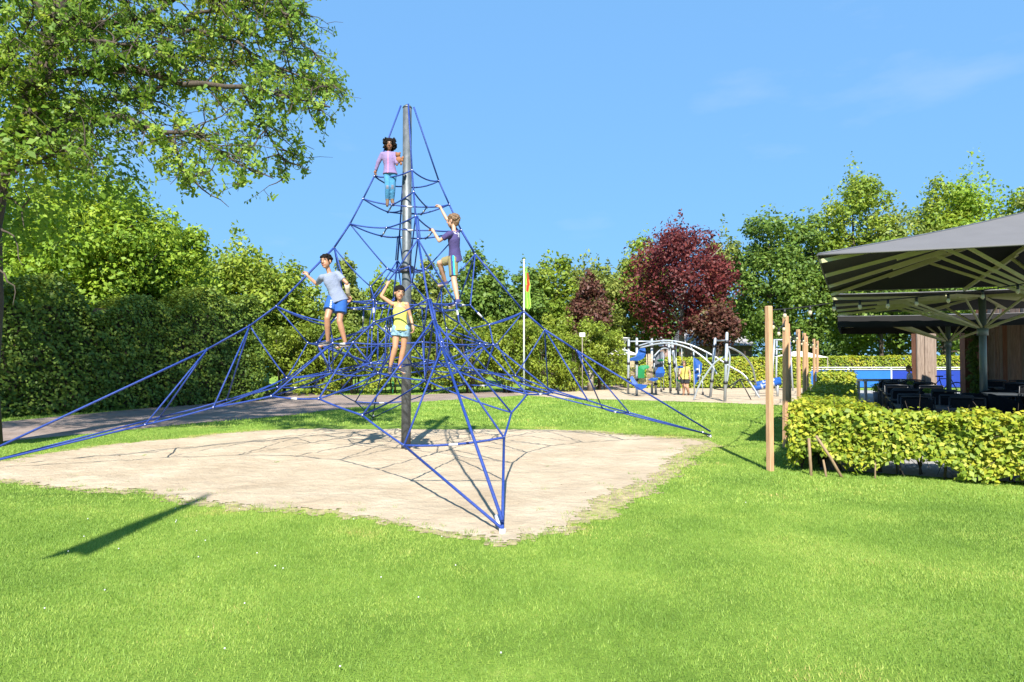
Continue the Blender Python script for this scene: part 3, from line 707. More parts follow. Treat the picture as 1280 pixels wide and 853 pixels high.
    # measured places on the front edge
node['G', 0, -1] = at(505, 557, 8.25); node['G', 0, 1] = at(630, 547, 8.1)
for e in range(4):
    f = (e + 1) % 4; g = lambda k, s=0, ee=e: node[k, ee, s]
    tp = W_(e, .115, 0, TOP)
    chain = [tp] + [g('E%d' % k) for k in range(1, 8)] + [anch[e] + V(0, 0, .12)]
    for i in range(len(chain) - 1): rope(chain[i], chain[i + 1], .0165 if i > 2 else .014, 0, 'edge_rope')
    side = W_(e, 0, .035, 0) - W_(e, 0, 0, 0)
    for k in (3, 5, 6): rope(g('E%d' % k) + side, g('E%d' % (k + 1)) + side, .011, 0, 'edge_rope')
    for k in range(1, 8): joint(g('E%d' % k))
    # upper rings
    rope(g('E1'), node['E1', f, 0], .0125, .075, 'ring_rope')
    for k, r_, z in ((2, .30, 4.22), (3, .40, 3.80)):
        d1 = W_(e, r_, r_, z); d0 = W_(e, r_, -r_, z); joint(d1)
        rope(g('E%d' % k), d1, .0125, .03, 'ring_rope'); rope(d1, node['E%d' % k, f, 0], .0125, .03, 'ring_rope'); rope(d0, d1, .011, .02, 'ring_rope')
        sleeve(d0, d1, .5, .12, sag=.02)
    # collar star
    rope(g('E3'), g('C'), .0115, .01); rope(g('C'), g('I'), .0115, 0); rope(g('E4'), g('I'), .0115, .04); joint(g('C')); joint(g('I'))
    rope(g('C'), node['C', f, 0], .0125, .09, 'ring_rope'); rope(g('C'), W_(e, .09, 0, 3.12), .0115, 0)
    for s in (-1, 1):
        for q in 'SKNPWGHOTUX': joint(g(q, s))
        rope(g('E4'), g('S', s), .0125, .02); rope(g('S', s), g('K', s), .0115, .0); sleeve(g('S', s), g('K', s), .5, .14)
        rope(g('I'), g('T', s), .0115, .03); rope(g('T', s), g('S', s), .0115, .03); rope(g('T', s), g('U', s), .0105, .0)
        rope(g('U', s), g('W', s), .0105, .02); rope(g('U', s), g('X', s), .0105, .0); rope(g('X', s), g('P', s), .0105, .02); rope(g('X', s), g('Q'), .0105, .02)
        rope(g('E5'), g('K', s), .0125, .03); rope(g('K', s), g('N', s), .0115, .0); rope(g('K', s), g('W', s), .0115, .02)
        rope(g('W', s), g('M'), .0115, .04); rope(g('W', s), g('N', s), .0105, .04); rope(g('W', s), g('P', s), .0115, .0)
        rope(g('E6'), g('H', s), .0125, .0); rope(g('J'), g('H', s), .0115, .02); rope(g('J'), g('P', s), .0115, .02)
        rope(g('N', s), g('P', s), .0115, .0); rope(g('N', s), g('O', s), .0125, .0); rope(g('P', s), g('O', s), .0115, .02)
        rope(g('O', s), g('H', s), .013, .01); rope(g('H', s), g('G', s), .013, .01); rope(g('E7'), g('G', s), .0125, .0)
        rope(g('G', s), anch[e] + V(0, 0, .05), .0145, 0); rope(g('X', s), g('W', s), .0105, .0)
    rope(g('E5'), g('M'), .0115, .0); rope(g('M'), g('J'), .0105, .02); rope(g('E6'), g('J'), .0115, .02); joint(g('J')); joint(g('M')); joint(g('Q'))
    rope(g('G', -1), g('G', 1), .0135, .03); sleeve(g('G', -1), g('G', 1), .5, .14, sag=.03)
    rope(g('T', -1), g('T', 1), .011, .04)
    for q, sg in (('S', .03), ('N', .04), ('P', .05), ('T', .04), ('O', .02), ('X', .04)):
        a, b = g(q, 1), node[q, f, -1]; rope(a, b, .0125 if q in 'SO' else .0115, sg)
        if q in 'O' or (q == 'S' and e % 2 == 0) or (q == 'N' and e == 3): sleeve(a, b, .5, .14, sag=sg)
    rope(g('Q'), node['Q', f, 0], .0105, .05); rope(g('Q'), W_(e, .09, 0, 1.62), .0105, 0)
camv = Vector((0, 0, 1.6))
def big(item):
    pts = item[0]; m = (pts[0] + pts[-1]) / 2; return (pts[0] - pts[-1]).length * item[1] / (m - camv).length ** 2
for nm, cap in (('edge_rope', 99), ('ring_rope', 99), ('rope', 99)):
    it = sorted([r for r in ropes if r[2] == nm], key=big, reverse=True)
    for pts, r, _ in it[:cap]: MB().tube(pts, r, 7).build(nm, M['rope'], netr)
    if len(it) > cap:
        mb = MB()
        for pts, r, _ in it[cap:]: mb.tube(pts, r, 6)
        tag(mb.build('rope', M['rope'], netr), kind='stuff')
uj = []
for p in joints:
    if all((p - q).length > .02 for q in uj): uj.append(p)
uj.sort(key=lambda p: (p - camv).length)
def jm(mb, p):
    mb.mi = 0; mb.ball(p, .019, 8, 6); mb.mi = 1; mb.tube([p - V(0, 0, .022), p + V(0, 0, .022)], .017, 7)
for p in uj[:99]:
    mb = MB(); jm(mb, p); mb.build('rope_joint', [M['alu'], M['rope']], netr)
mb = MB()
for p in uj[99:]: jm(mb, p)
if uj[99:]: tag(mb.build('rope_joint', [M['alu'], M['rope']], netr), kind='stuff')
for a, b, r in sleeves: MB().tube([a, b], r, 8).build('rope_sleeve', M['sleeve'], netr)
mb = MB(); mb.tube([(MX, MY, -.2), (MX, MY, 3), (MX, MY, TOP - .03)], [.084, .084, .078], 20); mb.tube([(MX, MY, TOP - .03), (MX, MY, TOP + .0), (MX, MY, TOP + .03)], [.086, .07, .03], 16)
mb.build('mast', M['galv'], netr)
mb = MB()
for z in (3.12, 3.20): mb.tube([(MX, MY, z - .02), (MX, MY, z + .02)], .112, 16)
for k in range(6): mb.box((MX + .11 * math.cos(k * 1.047), MY + .11 * math.sin(k * 1.047), 3.16), (.03, .03, .1), k * 1.047)
mb.build('mast_collar', M['black'], netr)
for e, A in enumerate(anch):
    d = (node['E7', e, 0] - A).normalized(); mb = MB()
    mb.tube([A + d * .02, A + d * .10], .018, 8); mb.tube([A + d * .10, A + d * .23], .023, 10)
    mb.tube([A - V(0, 0, .05), A + V(0, 0, .05)], .03, 8)
    mb.build('anchor', M['sleeve'] if e == 0 else M['alu'], netr)

# ------------------------------------------------------------------ posts
pg = 'row of square wooden posts beside the terrace hedge'
pl = [(3.66, 9.72), (4.87, 12.2), (6.04, 14.9), (7.55, 18.0), (8.8, 20.6), (10.2, 23.6), (11.9, 26.9), (13.4, 30.0)]
nms = ['nearest wooden post of the row, standing alone in the lawn', 'second wooden post from the front of the row', 'third wooden post, level with the hedge middle', 'fourth wooden post, beside the hedge end', 'fifth wooden post, just past the hedge end', 'sixth wooden post counting from the lawn end', 'last but one wooden post, before the blue fence', 'farthest wooden post of the row']
ptop = []
for k, ((x, y), lab) in enumerate(zip(pl, nms)):
    h = 2.35 if k else 2.34; mb = MB(); hs = .039; tl = .012 * math.sin(k * 2.1)
    rr = R(26) ; c, s_ = math.cos(rr), math.sin(rr)
    ring = lambda z, q: [Vector((x + (i * c - j * s_) * q + tl * z, y + (i * s_ + j * c) * q, z)) for i, j in ((-1, -.85), (-.85, -1), (.85, -1), (1, -.85), (1, .85), (.85, 1), (-.85, 1), (-1, .85))]
    vs = ring(-.1, hs) + ring(h - .01, hs) + ring(h, hs * .86)
    fs = [(i, (i + 1) % 8, 8 + (i + 1) % 8, 8 + i) for i in range(8)] + [(8 + i, 8 + (i + 1) % 8, 16 + (i + 1) % 8, 16 + i) for i in range(8)] + [tuple(range(16, 24))]
    mb.add(vs, fs); o = tag(mb.build('wooden_post', M['post']), lab, 'post', pg); ptop.append(Vector((x + tl * h, y, h - .06)))

# ------------------------------------------------------------------ parasols
def parasol(name, label, corner, side, ze, rise, zhub, valance, pole_r, group, ribs=True, ms='fabric_grey'):
    c = Vector((corner[0], corner[1], 0)); side = side if isinstance(side, tuple) else (side, side); a, b = sx * side[0], sy * side[1]
    ctr = c + (a + b) / 2
    root = thing(name, label, 'parasol', ctr, 0, group)
    P = [c, c + b, c + a + b, c + a]
    apex = ctr + V(0, 0, ze + rise); mb = MB()
    # canopy cloth in four sloping faces, slightly hollow between its ribs, doubled for thickness
    def face(p, q, off):
        rows = []; N = 8
        for i in range(N + 1):
            row = []
            for j in range(9):
                e = (p + (q - p) * j / 8) + V(0, 0, ze); t = i / N
                v = e.lerp(apex, t); v.z -= .10 * math.sin(math.pi * j / 8) * (1 - t) * .35 + .05 * math.sin(math.pi * t) ; v.z += off
                row.append(v)
            rows.append(row)
        vs = [v for r in rows for v in r]; fs = [(i * 9 + j, i * 9 + j + 1, (i + 1) * 9 + j + 1, (i + 1) * 9 + j) for i in range(N) for j in range(8)]
        return vs, fs
    for i in range(4):
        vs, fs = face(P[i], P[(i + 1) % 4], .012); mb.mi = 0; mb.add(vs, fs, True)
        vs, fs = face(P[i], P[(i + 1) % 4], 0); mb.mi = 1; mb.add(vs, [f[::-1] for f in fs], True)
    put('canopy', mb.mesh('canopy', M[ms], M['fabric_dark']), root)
    # valance
    if valance:
        mb = MB()
        for i in range(4):
            p, q = P[i], P[(i + 1) % 4]; n = (q - p).cross(V(0, 0, 1)).normalized(); vs, fs = [], []
            for j in range(25):
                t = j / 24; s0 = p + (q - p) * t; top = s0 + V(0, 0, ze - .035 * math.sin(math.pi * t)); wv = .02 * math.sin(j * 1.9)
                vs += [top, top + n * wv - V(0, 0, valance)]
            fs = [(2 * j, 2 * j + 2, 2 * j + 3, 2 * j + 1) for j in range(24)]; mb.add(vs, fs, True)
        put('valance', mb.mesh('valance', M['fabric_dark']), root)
    mb = MB()
    for p_ in P:
        mb.tube([(p_ + V(0, 0, ze)).lerp(apex, t) + V(0, 0, .018 - .05 * math.sin(math.pi * t)) for t in [k / 10 for k in range(11)]], .012, 5)
    put('ridge_seam', mb.mesh('ridge_seam', M['greyp']), root)
    # edge hem
    mb = MB()
    for i in range(4): mb.tube([P[i] + (P[(i + 1) % 4] - P[i]) * t + V(0, 0, ze - .035 * math.sin(math.pi * t)) for t in [k / 8 for k in range(9)]], .014, 5)
    put('hem', mb.mesh('hem', M[ms]), root)
    mb = MB(); mb.tube([ctr, ctr + V(0, 0, ze + rise - .1)], pole_r, 14); put('pole', mb.mesh('pole', M['poleg']), root)
    mb = MB(); mb.tube([ctr + V(0, 0, zhub - .12), ctr + V(0, 0, zhub + .1)], pole_r * 1.5, 14); put('hub', mb.mesh('hub', M['poleg']), root)
    mb = MB(); mb.box(ctr + V(0, 0, .04), (.9, .9, .08), math.atan2(sx.y, sx.x)); put('base', mb.mesh('base', M['greyp']), root)
    if ribs:
        ends = []
        for i in range(4):
            p, q = P[i], P[(i + 1) % 4]
            for t in (0, 1 / 3, 2 / 3): ends.append(p + (q - p) * t)
        for e in ends:
            low = e + V(0, 0, ze - .07); d = apex - low
            tp = low + d * .94 - V(0, 0, .13)
            mid = low + d * .48 - V(0, 0, .13)
            MB().beam(low + d * .01 - V(0, 0, .03), tp, .045, .06).build('rib', M['strut'], root)
            MB().beam(ctr + V(0, 0, zhub) + (mid - ctr).normalized() * pole_r, mid, .035, .05).build('strut', M['strut'], root)
            mb = MB(); mb.beam(low + d * .30 - V(0, 0, .10), low + d * .52 - V(0, 0, .115), .05, .05); mb.build('rib_sleeve', M['strut'], root)
    return root, P, apex
PG = 'square parasols over the terrace'
pc1 = at(1022, 319, 9.9)
par1, PP1, ap1 = parasol('parasol', 'huge square parasol nearest the lawn, grey on top with olive struts under it', pc1.xy, (6.0, 7.5), pc1.z, 1.05, 2.3, 0, .09, PG)
q2 = pc1 + sx * 6.95
par2, PP2, ap2 = parasol('parasol', 'second parasol, its pole beside the wooden wall', q2.xy, 6.9, pc1.z, .24, 2.3, 0, .085, PG)
q3 = q2 + sx * 7.2
par3, PP3, ap3 = parasol('parasol', 'farthest parasol of the terrace, its thin pole right of the pale wooden screen', q3.xy, 6.9, 2.97, .17, 2.12, .36, .08, PG)

# string lights
def lights(label, pts, sag, bulbs, group):
    root = thing('string_lights', label, 'string lights', pts[0], 0, group)
    P = []
    for i in range(len(pts) - 1):
        for k in range(12):
            t = k / 12; P.append(Vector(pts[i]).lerp(Vector(pts[i + 1]), t) - V(0, 0, sag * 4 * t * (1 - t)))
    P.append(Vector(pts[-1]))
    put('cable', MB().tube(P, .010, 5).mesh('cable', M['black']), root)
    for i in range(bulbs):
        t = (i + .6) / bulbs * (len(P) - 1); k = int(t); p = P[k].lerp(P[min(k + 1, len(P) - 1)], t - k)
        mb = MB(); mb.tube([p, p - V(0, 0, .07)], [.018, .020], 8); s = put('socket', mb.mesh('socket', M['black']), root)
        mb = MB(); mb.tube([p - V(0, 0, .06), p - V(0, 0, .08), p - V(0, 0, .11), p - V(0, 0, .14)], [.015, .026, .028, .008], 10); put('bulb', mb.mesh('bulb', M['glass']), s)
lights('string of bulbs from the nearest post under the front of the huge parasol', [ptop[0], at(1054, 376, 10.6), at(1160, 370, 10.3), at(1290, 353, 9.9)], .02, 9, None)
lights('string of bulbs hung between the wooden posts', ptop, .20, 21, None)

# ------------------------------------------------------------------ oak at the left edge
def oak():
    rs = np.random.default_rng(8); rd = random.Random(8)
    B = Vector((-9.50, 12.3, 0))
    root = thing('oak_tree', 'big oak at the left edge with long leafy branches reaching over the path', 'oak tree', B)
    mb = MB()
    trunk = [B, B + V(-.04, 0, 1.2), B + V(-.02, .1, 2.6), B + V(.0, 0, 4.0), B + V(.15, .1, 5.2), B + V(.75, .1, 6.6), B + V(1.1, .3, 8.4), B + V(1.0, .5, 11)]
    mb.tube(trunk, [.30, .25, .225, .22, .20, .18, .14, .07], 12)
    limbs_px = [
        ([(8, 215), (40, 160), (60, 95), (75, 40), (95, -20)], 12.2, .16, 0),
        ([(22, 112), (70, 93), (130, 92), (180, 92), (228, 103), (305, 107), (350, 122), (412, 136)], 11.9, .10, -.8),
        ([(15, 160), (62, 146), (100, 128), (150, 124), (185, 120), (215, 108)], 12.3, .085, .6),
        ([(130, 144), (165, 155), (205, 171), (242, 168), (285, 198), (340, 225)], 11.6, .06, -1.2),
        ([(10, 190), (60, 165), (110, 140), (132, 143)], 12.0, .09, -.3),
        ([(62, 60), (110, 30), (170, 20), (230, 35), (300, 40), (372, 62)], 12.2, .08, .9),
        ([(70, 40), (120, 0), (190, -25), (260, 0), (330, 8)], 11.8, .07, -1.0),
        ([(215, 172), (226, 215), (250, 240), (285, 258)], 11.3, .03, -.3),
        ([(300, 106), (330, 150), (352, 190), (356, 215)], 11.6, .028, .2),
        ([(170, 92), (220, 70), (290, 75), (350, 95), (425, 110)], 12.3, .045, .9),
        ([(240, 40), (300, 55), (350, 85), (400, 105), (432, 118)], 12.0, .035, -.5), ([(230, 30), (290, 5), (350, 20), (385, 55), (410, 85)], 12.4, .04, .4), ([(180, 20), (240, -10), (300, -30), (350, 0), (365, 40)], 12.0, .04, -.3),
        ([(40, 60), (90, 50), (150, 60), (200, 60)], 11.5, .05, -.8), ([(-20, 230), (20, 215), (60, 190), (110, 185)], 11.4, .04, -.4), ([(-30, 290), (-5, 280), (20, 300), (28, 330)], 11.6, .03, -.4), ([(-30, 340), (0, 335), (15, 360), (18, 385)], 11.6, .025, -.3), ([(-25, 250), (5, 245), (30, 262), (34, 290)], 11.8, .03, -.3),  ([(-20, 120), (10, 80), (40, 20)], 11.2, .05, -.5),
        
        
        
        ([(0, 90), (-60, 50), (-140, 40), (-220, 60)], 12.2, .1, .5), ([(0, 200), (-60, 160), (-150, 160)], 12.2, .09, -.8),
        ([(60, -20), (20, -120), (60, -220), (120, -300)], 12.4, .1, .5), ([(95, -20), (170, -110), (260, -150), (330, -120)], 12.2, .09, .6),
        ([(60, 20), (0, -60), (-90, -120), (-160, -140)], 12.2, .09, -.5)]
    okp = lambda p: p.x < -3.05 + .12 * math.sin(p.z * 9) and p.z > (2.3 if p.x < -8.75 else 4.5 if p.x < -6.5 else 4.15) + max(0, p.x + 4.0) * 1.5 + .22 * math.sin(p.x * 5)
    tips = []
    for pts, Y, r, dy in limbs_px:
        n = len(pts); P = []
        for i, (px, py) in enumerate(pts):
            P.append(at(px, py, Y + dy * i / (n - 1)) + V(rd.uniform(-.05, .05), 0, rd.uniform(-.05, .05)))
        Q = []
        for i in range(n - 1):
            for k in range(3): Q.append(P[i].lerp(P[i + 1], k / 3) + V(0, rd.uniform(-.04, .04), rd.uniform(-.04, .04)))
        Q.append(P[-1]); m = len(Q)
        mb.tube(Q, [r * (1 - .86 * i / (m - 1)) for i in range(m)], 8)
        # side shoots
        L = sum((Q[i + 1] - Q[i]).length for i in range(m - 1)); cnt = int(L * 8) + 7
        for k in range(cnt):
            if len(tips) > 60000: break
            t = .12 + .88 * rd.random(); i = min(int(t * (m - 1)), m - 2); o = Q[i].lerp(Q[i + 1], rd.random()); d = (Q[i + 1] - Q[i]).normalized()
            dr = (d * .8 + Vector((rs.normal(), rs.normal() * 1.1, rs.normal() * .8))).normalized(); ln = rd.uniform(.45, 1.25) * (1 if t < .8 else .7)
            S = [o]
            for j in range(4):
                dr = (dr + Vector((rs.normal(), rs.normal(), rs.normal())) * .28 + V(0, 0, -.05)).normalized(); S.append(S[-1] + dr * ln / 4)
            if not (okp(S[-1]) and okp(S[2])): continue
            mb.tube(S, [.016, .012, .009, .006, .004], 5, False)
            for j in range(5):
                i2 = rd.randint(1, 4); o2 = S[i2].lerp(S[i2 - 1], rd.random()); d2 = (dr * .5 + Vector((rs.normal(), rs.normal(), rs.normal() * .8))).normalized(); l2 = rd.uniform(.15, .45)
                T = [o2, o2 + d2 * l2 * .5 + V(0, 0, rd.uniform(-.03, .03)), o2 + d2 * l2]; mb.tube(T, [.005, .004, .0025], 4, False)
                tips.append((T[2], d2)); tips.append((T[1].lerp(T[2], .5), d2))
                if rd.random() < .6: tips.append((T[1], d2))
    tips = [(p, d) for p, d in tips if okp(p)]
    put('trunk', mb.mesh('trunk', M['bark']), root)
    # rosettes of lobed leaves
    C, N_, S_ = [], [], []
    for p, d in tips:
        k = rd.randint(3, 6); ph = rd.random() * 6.28; ax = (d + Vector((rs.normal(), rs.normal(), rs.normal())) * .3 + V(0, 0, .3)).normalized()
        x = ax.orthogonal().normalized(); y = ax.cross(x)
        for j in range(k):
            a = ph + j * 6.283 / k + rd.uniform(-.3, .3); u = (x * math.cos(a) + y * math.sin(a) + ax * rd.uniform(-.1, .6)).normalized()
            C.append(p + V(rs.normal(), rs.normal(), rs.normal()) * .02); N_.append(u); S_.append((ax + Vector((rs.normal(), rs.normal(), rs.normal())) * .35).normalized())
    C = np.array(C); U = np.array(N_); A = np.array(S_); n = len(C)
    Wd = np.cross(A, U); Wd /= np.linalg.norm(Wd, axis=1, keepdims=True) + 1e-9; A = np.cross(U, Wd)
    prof = [(0, .02), (.28, .16), (.36, .11), (.60, .25), (.68, .18), (.88, .22), (1, 0), (.88, -.22), (.68, -.18), (.60, -.25), (.36, -.11), (.28, -.16)]
    sz = (.066 + .034 * rs.random(n))[:, None]
    v = np.stack([C + U * sz * a + Wd * sz * b * 1.15 + A * sz * (.10 * a * a * -1 + abs(b) * .25) for a, b in prof], 1)
    rn = np.clip(rs.random(n) * .75 + .12 + .12 * np.sin(C[:, 0] * 2.1) + .14 * (C[:, 0] > -5.5) * rs.random(n), 0, 1)
    put('crown', np_mesh('crown', v.reshape(-1, 3), 12, M['leaf_oak'], rn), root)
    # dense inner and outer part of the crown, beyond the picture's edge too
    cl = []
    for k in range(80):
        a = rs.normal(size=3); cl.append((-11 + a[0] * 2.0, 12.6 + a[1] * 1.8, 8.0 + a[2] * 2.0, .5 + rs.random() * .6))
    cl = np.array([c for c in cl if not (c[0] > -8.0 and c[2] < 7.6)])
    cl = cl[cl[:, 2] > 4.6]
    c, nr, idx = clump_leaves(cl, 30000, .13, rs, .5)
    put('crown', np_mesh('crown', leaf_quads(c, nr, np.full(len(c), .13), rs), 4, M['leaf_oak'], np.clip(rs.random(len(c)) * .8, 0, 1)), root)
    return n
oak()
# ivy-like undergrowth: bush at the hedge's left end under the oak
def cloth_banner():
    mb = MB(); vs = []; fs = []
    for i in range(13):
        z = 2.35 - i * .125
        for j in range(4):
            x = -9.33 + j * .115 - .03 * math.sin(i * .5); vs.append((x, 11.88 + .03 * math.sin(j * 2 + i * .3), z))
    for i in range(12):
        for j in range(3): a = i * 4 + j; fs.append((a, a + 1, a + 5, a + 4))
    mb.add(vs, fs, True); vs2 = [(x, y + .012, z) for x, y, z in vs]; mb.add(vs2, [f[::-1] for f in fs], True)
    tag(mb.build('hanging_cloth', M['red']), 'red cloth hanging against the oak trunk at the left edge', 'cloth')
cloth_banner()

# ------------------------------------------------------------------ flagpole, lamp, bin, sign
def flag():
    p = gr(655, 498); Y = p.y; root = thing('flagpole', 'tall white flagpole with a drooping lime green flag behind the net', 'flagpole', p)
    top = at(656, 326, Y); mb = MB(); mb.tube([p, Vector((p.x, Y, top.z))], [.042, .026], 10); put('pole', mb.mesh('pole', M['white']), root)
    put('finial', MB().ball((p.x, Y, top.z + .02), .05).mesh('finial', M['white']), root)
    mb = MB(); px = [(656, 334), (656, 384)]; vs, fs = [], []
    prof = [(333, 3.0), (340, 4.0), (348, 5.5), (356, 7.5), (364, 6), (372, 6.5), (380, 7.5), (385, 5.5)]
    for i, (py, wd) in enumerate(prof):
        for j in range(7):
            q = at(656.5 + wd * j / 6, py + j * (.3 if i else .9), Y); q.y += .06 * math.sin(j * 2.2 + i * .4); vs.append(q)
    mats = []
    for i in range(len(prof) - 1):
        for j in range(6):
            a = i * 7 + j; mb.mi = 1 if (i in (1, 2, 3) and (i + j) in (4, 5, 6)) else 0
            mb.add([vs[a], vs[a + 1], vs[a + 8], vs[a + 7]], [(0, 1, 2, 3)], True)
    put('flag', mb.mesh('flag', M['flag'], M['flagred']), root)
flag()
def garden_lamp(px, base, top, lab):
    p = gr(px, base); Y = p.y; root = thing('garden_lamp', lab, 'lamp', p); t = at(px, top, Y).z; w_ = 7.5 / FPX * Y
    put('post', MB().tube([p, (p.x, Y, t - .28)], .035, 8).mesh('post', M['silver']), root)
    mb = MB(); mb.tube([(p.x, Y, t - .32), (p.x, Y, t - .22), (p.x, Y, t - .06), (p.x, Y, t - .03), (p.x, Y, t)], [.04, .09, w_ * .9, w_, w_ * .3], 16); put('lamp_shade', mb.mesh('lamp_shade', M['white']), root)
garden_lamp(781, 484, 422, 'white funnel shaped garden lamp left of the climbing frame')
p = gr(738, 489); r_ = thing('litter_bin', 'pale grey litter bin with a slanted top beside the far path', 'litter bin', p)
t_ = at(738, 463, p.y).z
put('bin_body', MB().tube([p, (p.x, p.y, t_ - .06)], [.15, .17], 14).mesh('bin_body', M['bark_grey']), r_)
put('bin_lid', MB().tube([(p.x, p.y, t_ - .06), (p.x - .01, p.y, t_ - .02), (p.x, p.y, t_)], [.19, .19, .12], 14).mesh('bin_lid', M['white']), r_)
def small_sign(px, top, base, wd, ht, lab):
    p = gr(px, base); Y = p.y; root = thing('sign', lab, 'sign', p); z = at(px, top, Y).z; w_ = wd / FPX * Y; h_ = ht / FPX * Y
    put('sign_post', MB().tube([p, (p.x, Y, z - h_)], .025, 8).mesh('sign_post', M['bark_grey']), root)
    put('sign_board', MB().box((p.x, Y - .03, z - h_ / 2), (w_, .03, h_)).mesh('sign_board', M['white']), root)
small_sign(728, 416, 491, 7, 5, 'small white sign on a thin post in front of the tallest shrub')
small_sign(482, 410, 492, 15, 4.5, 'wide white signboard in the shrubs behind the girl in yellow')
p = gr(491, 493); tag(MB().tube([p, p + V(0, 0, .55)], .03, 8).build('garden_stake', M['greenp']), 'short green stake at the foot of the shrubs behind the mast', 'stake')

# teal van tail seen past the tall hedge
def van():
    c = at(312, 474, 28.6); c.z = 0; root = thing('parked_van', 'teal van mostly hidden behind the end of the tall hedge', 'van', c)
    x0, y0 = c.x - 1.35, c.y + .4
    prof = [(0, .35), (0, 1.1), (.12, 1.5), (1.1, 1.55), (1.5, 1.05), (2.1, .95), (2.2, .6), (2.2, .35)]
    mb = MB(); n = len(prof)
    # tail towards the path: the body runs left behind the hedge
    vs = [(x0 + 1.5 - a, y0, z) for a, z in prof] + [(x0 + 1.5 - a, y0 + 1.5, z) for a, z in prof]
    fs = [tuple(range(n))[::-1], tuple(range(n, 2 * n))] + [(i, (i + 1) % n, n + (i + 1) % n, n + i) for i in range(n)]
    mb.add(vs, fs); put('body', mb.mesh('body', M['carteal']), root)
    put('window', MB().box((x0 + .85, y0 - .01, 1.28), (.85, .03, .32)).mesh('window', M['greyp']), root)
    for dx in (1.1, -.3): put('wheel', MB().tube([(x0 + dx, y0 - .05, .32), (x0 + dx, y0 + .15, .32)], .31, 18).mesh('wheel', M['black']), root)
van()

# ------------------------------------------------------------------ houses and canvas roofs far behind
def house(px0, px1, ptop, peave, Y, depth, lab, wallm, roofm):
    a = at(px0, 448, Y); b = at(px1, 448, Y); root = thing('house', lab, 'house', ((a.x + b.x) / 2, Y, 0), 0)
    ze = at(px0, peave, Y).z; zt = at(px0, ptop, Y).z; w_ = b.x - a.x; cx = (a.x + b.x) / 2
    put('wall', MB().box((cx, Y + depth / 2, ze / 2), (w_, depth, ze)).mesh('wall', M[wallm]), root)
    mb = MB(); o = .3; vs = [(a.x - o, Y - o, ze), (b.x + o, Y - o, ze), (b.x + o, Y + depth + o, ze), (a.x - o, Y + depth + o, ze), (a.x - o + .3, Y + depth / 2, zt), (b.x + o - .3, Y + depth / 2, zt)]
    mb.add(vs, [(0, 1, 5, 4), (2, 3, 4, 5), (1, 2, 5), (3, 0, 4), (0, 3, 2, 1)]); put('roof', mb.mesh('roof', M[roofm]), root)
    k = max(2, int(w_ / 2.4))
    for i in range(k):
        x = a.x + w_ * (i + .5) / k; f = put('window', MB().box((x, Y - .02, ze * .55), (1.0, .08, .9)).mesh('window', M['white']), root)
        put('pane', MB().box((x, Y - .07, ze * .55), (.84, .03, .74)).mesh('pane', M['greyp']), f)
house(862, 940, 410, 432, 55, 7, 'low brick house with a grey roof seen under the trees right of the copper beech', 'brick', 'roof')
house(770, 835, 418, 433, 54, 6, 'low brick house seen under the copper beech', 'brick', 'roof')
def tent(px0, px1, py0, py1, Y, lab, nm='canvas_tent'):
    a = at(px0, py1, Y); b = at(px1, py1, Y); z1 = at(px0, py0, Y).z; cx = (a.x + b.x) / 2; w_ = b.x - a.x
    root = thing(nm, lab, 'tent', (cx, Y, 0)); mb = MB()
    vs = [(a.x, Y, a.z), (b.x, Y, a.z), (b.x, Y + 3, a.z), (a.x, Y + 3, a.z), (cx - w_ * .12, Y + 1.5, z1), (cx + w_ * .12, Y + 1.5, z1)]
    mb.add(vs, [(0, 1, 5, 4), (1, 2, 5), (2, 3, 4, 5), (3, 0, 4), (0, 3, 2, 1)]); put('canvas_roof', mb.mesh('canvas_roof', M['cream']), root)
    for x, y in ((a.x + .05, Y + .05), (b.x - .05, Y + .05), (a.x + .05, Y + 2.95), (b.x - .05, Y + 2.95)): put('tent_pole', MB().tube([(x, y, 0), (x, y, a.z)], .03, 6).mesh('tent_pole', M['bark_grey']), root)
tent(764, 800, 436, 444, 37.5, 'low cream canvas roof left behind the white garden lamp')
tent(988, 1036, 439, 447, 39, 'cream canvas roof seen between the wooden posts')

# ------------------------------------------------------------------ blue pool fence
def pool_fence():
    Y = 36.5; a = at(952, 460, Y); b = at(1320, 460, Y); zt = a.z + .02
    root = thing('pool_fence', 'blue panelled fence with white rails along the pool behind the terrace', 'fence', ((a.x + b.x) / 2, Y, 0))
    x = a.x; k = 0
    while x < b.x:
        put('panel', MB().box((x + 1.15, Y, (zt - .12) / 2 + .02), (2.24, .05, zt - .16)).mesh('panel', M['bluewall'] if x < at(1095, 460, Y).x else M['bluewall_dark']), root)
        put('fence_post', MB().box((x, Y - .03, zt / 2), (.07, .07, zt)).mesh('fence_post', M['white']), root); x += 2.3; k += 1
    for z in (zt, zt - .11): put('rail', MB().tube([(a.x, Y - .05, z), (b.x, Y - .05, z)], .026, 6).mesh('rail', M['white']), root)
pool_fence()

